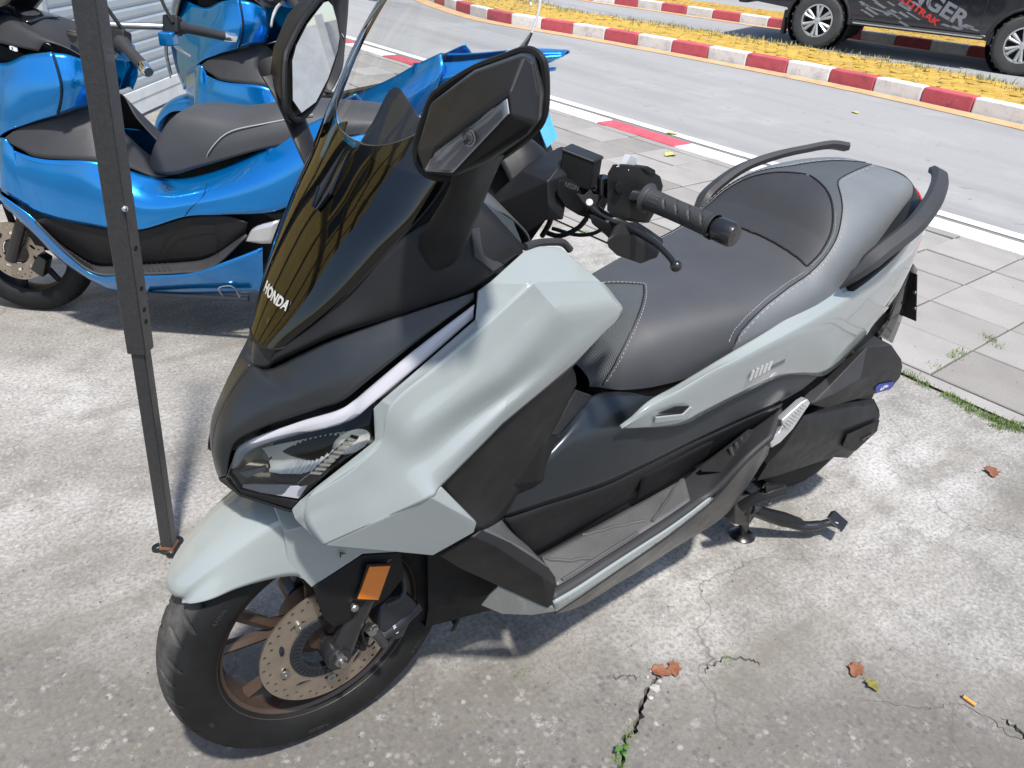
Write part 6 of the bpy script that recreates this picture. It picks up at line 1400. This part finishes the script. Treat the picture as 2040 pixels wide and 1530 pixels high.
bm = bmesh.new()
lathe(bm, [(.0001, .008), (.022, .008), (.026, .004), (.026, 0)], Matrix.Translation(gb), seg=20); c = gb+(AZ(345, 1108)-gb).normalized()*.03
foot = frombm('foot_plate', bm, black_metal, GZ)
for k in range(3):
    a = math.atan2(CAM.y-gb.y, CAM.x-gb.x)+(k-1)*rad(120)+.2; q = gb+Vector((math.cos(a), math.sin(a), 0))*.026; bm = bmesh.new(); lathe(bm, [(.007, .001), (.007, .007), (.016, .006), (.017, .001)], Matrix.Translation(q), seg=16); frombm('foot_lug', bm, black_metal, GZ)
bm = bmesh.new(); bx(bm, gb+Vector((0, 0, .012)), (.034, .034, .010), Matrix.Rotation(ang_l, 3, 'Z')); frombm('foot_collar', bm, simple('rust', (.22, .10, .045), .85, vary=.3, vscale=60), GZ)
fn = (CAM-gp_(.9)); fn.z = 0; fn.normalize()
e1, e2 = Vector((math.cos(ang_l), math.sin(ang_l), 0)), Vector((-math.sin(ang_l), math.cos(ang_l), 0))
faces_ = sorted([e1, -e1, e2, -e2], key=lambda v: -v.dot(fn)); lf = sorted(faces_[:2], key=lambda v: v.dot(RGT))
for (u, v) in ((268, 640), (262, 615), (254, 572), (240, 492)):
    z = min((i*.004 for i in range(60, 360)), key=lambda z: abs(to_px(gp_(z))[1]-v)); c = gp_(z)+lf[1]*.0202
    bm = bmesh.new(); lathe(bm, [(.0055, .0004), (.0048, .0010), (.0042, .0004), (.0001, .0002)], Matrix.Translation(c) @ lf[1].to_track_quat('Z', 'Y').to_matrix().to_4x4(), seg=14); frombm('adjust_hole', bm, matte_black, GZ)
z = min((i*.004 for i in range(60, 360)), key=lambda z: abs(to_px(gp_(z))[1]-407)); bm = bmesh.new(); bmesh.ops.create_uvsphere(bm, u_segments=12, v_segments=8, radius=.006, matrix=Matrix.Translation(gp_(z)+(lf[1]+lf[0]).normalized()*.0285)); frombm('snap_button', bm, chrome, GZ)
# ================================================================ pickup on the far carriageway
w1, w2 = AZ(1614, 96, ROADZ), AZ(2016, 151, ROADZ); hd = (w2-w1).normalized(); TA = math.atan2(hd.y, hd.x); WB = (w2-w1).length
TF = Frame(w1, TA)
TK = thing('pickup', 'black double-cab pickup with grey and red side lettering on the far lane', 'pickup', w1, TA)
tb = simple('truck_black', (.010, .011, .016), .12, coat=1, vary=.1); trim = simple('truck_trim', (.02, .02, .022), .5)
TR = .375; W_ = 1.75
def side_poly(z0, z1, xs_): pass
# body side with wheel openings: outline in x, z, extruded across
def arch(cx, r, n=12, flip=False):
    a = [(cx+r*math.cos(math.pi-math.pi*k/n), TR+r*math.sin(math.pi*k/n)*.98) for k in range(n+1)]; return a
r_ = TR+.075
out = [(-1.15, .62), (-1.15, 1.10), (.55, 1.12), (.62, 1.16), (WB+.75, 1.06), (WB+.98, .95), (WB+.98, .52), (WB+.62, .48)]
low = [(WB+r_+.02, .48)] + list(reversed(arch(WB, r_))) + [(WB-r_-.02, .44), (r_+.02, .44)] + list(reversed(arch(0, r_))) + [(-r_-.02, .50), (-1.10, .55)]
bm = bmesh.new(); prism(bm, [Vector((x, 0.03, z)) for x, z in out+low], (0, W_-.06, 0)); body = frombm('body', bm, tb, TK, bevel=.02, seg=3)
cab = [(.62, 1.14), (.75, 1.72), (1.0, 1.78), (1.95, 1.78), (2.55, 1.12)]
bm = bmesh.new(); prism(bm, [Vector((x, .12, z)) for x, z in cab], (0, W_-.24, 0)); frombm('cab', bm, tb, TK, bevel=.05, seg=3)
for q in ([(.80, 1.22), (.86, 1.62), (1.38, 1.66), (1.38, 1.2)], [(1.46, 1.2), (1.46, 1.66), (1.9, 1.64), (2.3, 1.2)]): plate('window', [Vector((x, .118, z)) for x, z in q], (0, .01, 0), gloss_black, TK)
for x in (r_+.16, 1.42, WB-r_-.12):                 # door gaps
    bm = bmesh.new(); bx(bm, (x, .028, .80), (.008, .008, .56)); frombm('door_gap', bm, trim, TK)
bm = bmesh.new(); bx(bm, ((r_+.18+WB-r_-.14)/2, .028, .515), (WB-2*r_-.36, .006, .03)); frombm('sill_crease', bm, trim, TK)
bm = bmesh.new(); prism(bm, [Vector((r_+.04, -.10, .385)), Vector((WB-r_-.0, -.10, .385)), Vector((WB-r_-.10, .10, .385)), Vector((r_+.12, .10, .385))], (0, 0, .055)); rb = frombm('running_board', bm, trim, TK, bevel=.015)
bm = bmesh.new(); bx(bm, ((WB)/2+.02, -.103, .415), (WB-2*r_-.12, .012, .014)); frombm('board_trim', bm, alu, rb)
bm = bmesh.new(); bx(bm, (-1.16, W_/2, .60), (.16, W_*.96, .20)); frombm('rear_bumper', bm, trim, TK, bevel=.03)
bm = bmesh.new(); bx(bm, (-r_-.03, .12, .30), (.03, .24, .34)); frombm('mud_flap', bm, trim, TK, bevel=.008)
bm = bmesh.new(); bx(bm, (WB-r_+.04, .16, .42), (.06, .22, .20)); frombm('mud_flap', bm, trim, TK, bevel=.02)
for cx in (0, WB):
    bm = bmesh.new(); P = arch(cx, r_); pts = [Vector((x, .022, z)) for x, z in P]; tube(bm, pts, .022, seg=8); frombm('arch_trim', bm, trim, TK)
    bm = bmesh.new(); lathe(bm, [(.001, .30), (r_*.98, .30), (r_*.98, .06)], Matrix.Translation((cx, 0, TR)) @ YAX, seg=32); frombm('wheel_well', bm, simple('well_black', (.006, .006, .006), .9), TK)
    for yy in (.02, W_-.24):
        w = empty_part('wheel', TK); w.location = (cx, yy, TR)
        bm = bmesh.new(); lathe(bm, [(.215, .0), (.225, -.012), (.28, -.018), (.33, -.012), (.362, .012), (TR, .05), (TR, .19), (.362, .225), (.30, .24), (.215, .23)], YAX, seg=64)
        for k in range(48):
            a = 2*math.pi*k/48; bx(bm, (TR*.995*math.cos(a), .035 if k % 2 else .20, TR*.995*math.sin(a)), (.014, .06, .028), Matrix.Rotation(-a, 3, 'Y'))
        frombm('tyre', bm, simple('truck_tyre', (.035, .034, .032), .8, dust=.2), w, ang=30)
        bm = bmesh.new(); lathe(bm, [(.222, .0), (.222, -.008), (.205, -.010), (.198, .02), (.195, .16)], YAX, seg=48); frombm('rim', bm, alu, w)
        bm = bmesh.new(); lathe(bm, [(.0001, .06), (.19, .06)], YAX, seg=32); frombm('rim_back', bm, simple('well_black', (0, 0, 0)), w)
        for k in range(6):
            for t in (-1, 1):
                a = rad(30+60*k)+t*.10; a2 = rad(30+60*k)+t*.17; bm = bmesh.new(); tube(bm, [Vector((.05*math.cos(a), .01, .05*math.sin(a))), Vector((.20*math.cos(a2), -.002, .20*math.sin(a2)))], [.017, .024], seg=4); frombm('spoke', bm, alu, w, smooth=False)
        bm = bmesh.new(); lathe(bm, [(.0001, -.004), (.03, -.004), (.05, .004), (.055, .03)], YAX, seg=24); frombm('hub_cap', bm, alu, w)
        for k in range(6):
            a = rad(60*k); bm = bmesh.new(); bmesh.ops.create_uvsphere(bm, u_segments=8, v_segments=6, radius=.012, matrix=Matrix.Translation((.072*math.cos(a), .012, .072*math.sin(a)))); frombm('wheel_nut', bm, trim, w)
# printed lettering and broken streaks along the doors
grey_print = simple('grey_print', (.19, .195, .21), .4); red_print = simple('red_print', (.55, .03, .03), .4)
def TP(x, y): return TF(1440+x/3.4, y/3.4, .026)
def tline(word, a, b_, size, mat, bold=0, shear=.3):
    p, q = TP(*a), TP(*b_); c = (p+q)/2; d = q-p
    o = text('door_lettering', word, size, basis(Vector((c.x, .0255, c.z)), Vector((d.x, 0, d.z)), (0, 0, 1)), mat, TK, .0008, shear=shear, bold=bold)
    w_ = max(v.co.x for v in o.data.vertices)-min(v.co.x for v in o.data.vertices); k = d.length/max(w_, .01)
    # stretch along the line of print to the traced length
    for v in o.data.vertices:
        r0 = v.co-c; al = r0.dot(d.normalized()); v.co = c+d.normalized()*(al*min(1.6, k*abs(d.normalized().x)))+(r0-d.normalized()*al)
tline('RANGER', (1090, -170), (1650, 150), .26, grey_print, .008, .0)
tline('WILDTRAK', (1130, -70), (1460, 165), .11, red_print, .004, .0)
rnd = random.Random(9)
for (x, y, l, h_) in ((1470, 165, 60, 22), (1530, 180, 70, 26), (1600, 175, 60, 40), (1640, 185, 80, 18), (930, 30, 200, 14)):
    q = [TP(x, y), TP(x+l, y+l*.35), TP(x+l+h_*1.2, y+l*.35-h_*.3), TP(x+h_*1.2, y-h_*.3)]; plate('door_streak', [Vector((p.x, .0275, p.z)) for p in q], (0, -.003, 0), grey_print, TK)
for k in range(26):
    x, y = rnd.uniform(910, 1380), rnd.uniform(-5, 190)
    if y < (x-1180)*.3-20 or y > (x-880)*.62+40: continue
    l, h_ = rnd.uniform(25, 110), rnd.uniform(9, 18); q = [TP(x, y), TP(x+l, y+l*.62), TP(x+l+h_*1.2, y+l*.62-h_*.3), TP(x+h_*1.2, y-h_*.3)]
    plate('door_streak', [Vector((p.x, .0275, p.z)) for p in q], (0, -.003, 0), grey_print, TK)

# ================================================================ small things on the ground
def leaf(name, u, v, size, mat, seed, label, rot, z=.004, curl=.35, ear=0):
    rnd = random.Random(seed); n = 9; rows = []
    for i in range(n):
        t = i/(n-1); w_ = size*.34*math.sin(math.pi*min(1, t**.8*.98+.02))**.8*(1+(.30 if i % 3 == 1 else -.18)+rnd.uniform(-.12, .12)); L_x = (t-.5)*size
        rows.append([Vector((L_x, w_*s, (abs(s)**2*curl*w_*1.2)+rnd.uniform(0, .0015)+curl*size*.25*(t-.4)**2)) for s in (-1, -.5, 0, .5, 1)])
    o = sheet(name, rows, mat, None, nu=9, nv=22, solid=.0004); o.location = AZ(u, v)+Vector((0, 0, z)); o.rotation_euler = (0, 0, rot)
    me = o.data; bmn = bmesh.new(); bmn.from_mesh(me); tube(bmn, [Vector((-size*.5, 0, .001)), Vector((-size*.72, size*.05, .003))], .0007, seg=5); bmn.to_mesh(me); bmn.free()
    tag(o, label, 'leaf', 'fallen leaves'); return o
brown = simple('dry_leaf_brown', (.20, .080, .038), .7, vary=.3, vscale=60); olive = simple('leaf_olive', (.20, .17, .035), .65, vary=.35, vscale=50); yel = simple('leaf_yellow', (.52, .45, .12), .6, vary=.2, vscale=40)
leaf('dry_leaf', 1318, 1341, .046, brown, 1, 'red-brown dry leaf at the top of the wide crack, left of the pair', 2.3, curl=.25)
leaf('dry_leaf', 1343, 1336, .042, brown, 2, 'red-brown dry leaf at the top of the wide crack, right of the pair', .9, curl=.22)
leaf('dry_leaf', 1704, 1338, .048, brown, 3, 'red-brown dry leaf above the olive leaf at lower right', .3, curl=.2)
leaf('dry_leaf', 1736, 1369, .034, olive, 4, 'crumpled olive-green leaf at lower right', 1.4, curl=.5)
leaf('dry_leaf', 1975, 943, .060, brown, 5, 'pinkish brown leaf lying alone on the concrete near the right edge', .6, curl=.3)
leaf('dry_leaf', 1334, 310, .11, yel, 6, 'pale yellow leaf on the paving slabs beside the handlebar', .2, curl=.3)
leaf('dry_leaf', 1706, 219, .10, yel, 7, 'small pale leaf lying on the road above the seat', .9, z=ROADZ+.005, curl=.2)
leaf('dry_leaf', 1340, 261, .09, yel, 8, 'tiny pale leaf lying on the road near the white edge line', 2.0, z=ROADZ+.01, curl=.2)
p, q = AZ(1918, 1391), AZ(1942, 1408); bm = bmesh.new(); tube(bm, [p+Vector((0, 0, .005)), q+Vector((0, 0, .005))], .0042, seg=12)
cb = frombm('cigarette_butt', bm, simple('filter_orange', (.62, .30, .07), .7, vary=.2, vscale=200), ang=40); tag(cb, 'orange cigarette butt lying by the thin crack at lower right', 'cigarette butt')
bm = bmesh.new(); tube(bm, [p+(p-q)*.12+Vector((0, 0, .005)), p+Vector((0, 0, .005))], .0038, seg=10); frombm('burnt_end', bm, simple('ash', (.06, .05, .045), .9), cb)
WD = thing('weed', 'small green seedling growing out of the wide crack', 'weed', AZ(1237, 1503)); leafm = simple('seedling_green', (.07, .16, .035), .5, vary=.25, vscale=80)
for k in range(6):
    a = k*1.15+.3; rows = []
    for i in range(6):
        t = i/5; w_ = .0050*math.sin(math.pi*min(1, t*.95+.05)); r = .003+t*.014; rows.append([Vector((math.cos(a)*r-math.sin(a)*w_*s, math.sin(a)*r+math.cos(a)*w_*s, .006+.012*t+(k % 3)*.006-.012*t*t)) for s in (-1, 0, 1)])
    sheet('leaf', rows, leafm, WD, nu=7, nv=8)
bm = bmesh.new(); tube(bm, [(0, 0, -.03), (0, 0, .02)], .0012, seg=6); frombm('stem', bm, leafm, WD)
rnd = random.Random(21); sp = [AZ(1255+rnd.uniform(-4, 4), 1470+rnd.uniform(-30, 30)) for _ in range(7)]+[AZ(1440+rnd.uniform(-15, 15), 1316+rnd.uniform(-3, 3)) for _ in range(5)]+[AZ(1040+rnd.uniform(-14, 14), 1340+rnd.uniform(-8, 8)) for _ in range(5)]+[AZ(1230+rnd.uniform(-20, 10), 1512+rnd.uniform(0, 16)) for _ in range(6)]
g = blades('crack_moss', [p-Vector((0, 0, .012)) for p in sp], weed_m, .010, .022, 14, .005, wid=.0009); g['label'] = 'fine green moss and grass in the cracks of the concrete'; g['category'] = 'moss'
# loose grit on the concrete
rnd = random.Random(31); bm = bmesh.new()
for _ in range(420):
    u, v = rnd.uniform(-40, 2080), rnd.uniform(560, 1540)**1.0; p = AZ(u, v); r = rnd.uniform(.0008, .0026)
    g0 = bmesh.ops.create_icosphere(bm, subdivisions=1, radius=r, matrix=Matrix.Translation(p+Vector((0, 0, r*.4))) @ Matrix.Diagonal((1, rnd.uniform(.6, 1.2), .7, 1)))
o = frombm('grit', bm, simple('dark_grit', (.10, .085, .07), .9, vary=.5, vscale=3), smooth=False); struct(o, 'stuff')

# ================================================================ across the road, out of view: wall and trees invented for reflections in mirror and paint
WL = thing('reflection_wall', 'long white rendered wall across the road, out of view, added for reflections', 'wall'); wm = rough_mat('white_render', (.62, .61, .58), (.72, .71, .69), 6, .3)
wd0 = 21.0
for k in range(9):
    s0_ = -26+k*5.2
    plate('wall_bay', [SN(s0_, wd0, -.03), SN(s0_+5.0, wd0, -.03), SN(s0_+5.0, wd0, 2.1), SN(s0_, wd0, 2.1)], N2*.2, wm, WL)
    plate('pier', [SN(s0_+5.0, wd0-.06, -.03), SN(s0_+5.2, wd0-.06, -.03), SN(s0_+5.2, wd0-.06, 2.3), SN(s0_+5.0, wd0-.06, 2.3)], N2*.32, wm, WL)
bark = rough_mat('bark', (.12, .09, .06), (.2, .15, .1), 30, .8); leafg = simple('tree_leaves', (.07, .13, .03), .6, vary=.45, vscale=1.5)
def tree(s_, n_, h, r, seed, label):
    rnd = random.Random(seed); p = SN(s_, n_, -.05); t = thing('tree', label, 'tree', p, group='unseen trees added across the road for reflections')
    bm = bmesh.new(); tube(bm, [(0, 0, 0), (.05, .03, h*.3), (0, .1, h*.55)], [.16, .12, .08], seg=8)
    for k in range(6):
        a = k*1.05; tube(bm, [(0, .05, h*(.35+.03*k)), (math.cos(a)*r*.4, math.sin(a)*r*.4, h*(.55+.04*k)), (math.cos(a)*r*.75, math.sin(a)*r*.75, h*(.66+.05*k))], [.06, .04, .015], seg=5)
    frombm('trunk', bm, bark, t)
    cl = [(Vector((rnd.gauss(0, r*.42), rnd.gauss(0, r*.42), h*.72+rnd.gauss(0, h*.12))), rnd.uniform(.25, .5)*r) for _ in range(22)]; vs, fs = [], []
    for _ in range(3600):
        c, q = rnd.choice(cl); d = Vector((rnd.gauss(0, 1), rnd.gauss(0, 1), rnd.gauss(0, 1))).normalized()*q*rnd.random()**.4; o_ = c+d
        a = Vector((rnd.gauss(0, 1), rnd.gauss(0, 1), rnd.gauss(0, .6))).normalized()*.09; b_ = a.cross(Vector((rnd.gauss(0, 1), rnd.gauss(0, 1), 1))).normalized()*.05; i = len(vs)
        vs += [o_-a, o_+b_, o_+a, o_-b_]; fs.append((i, i+1, i+2, i+3))
    me = bpy.data.meshes.new('crown'); me.from_pydata([tuple(v) for v in vs], [], fs); me.materials.append(leafg); link(bpy.data.objects.new('crown', me), t)
tree(-14, 22.5, 5.2, 1.9, 1, 'leafy tree added out of view behind the white wall, farthest to the left'); tree(-8.5, 23.0, 6.0, 2.2, 2, 'leafy tree added out of view behind the white wall, second from the left'); tree(-2.5, 22.4, 5.0, 1.8, 3, 'leafy tree added out of view behind the white wall, third from the left'); tree(4, 23.2, 6.2, 2.3, 4, 'leafy tree added out of view behind the white wall, farthest to the right')
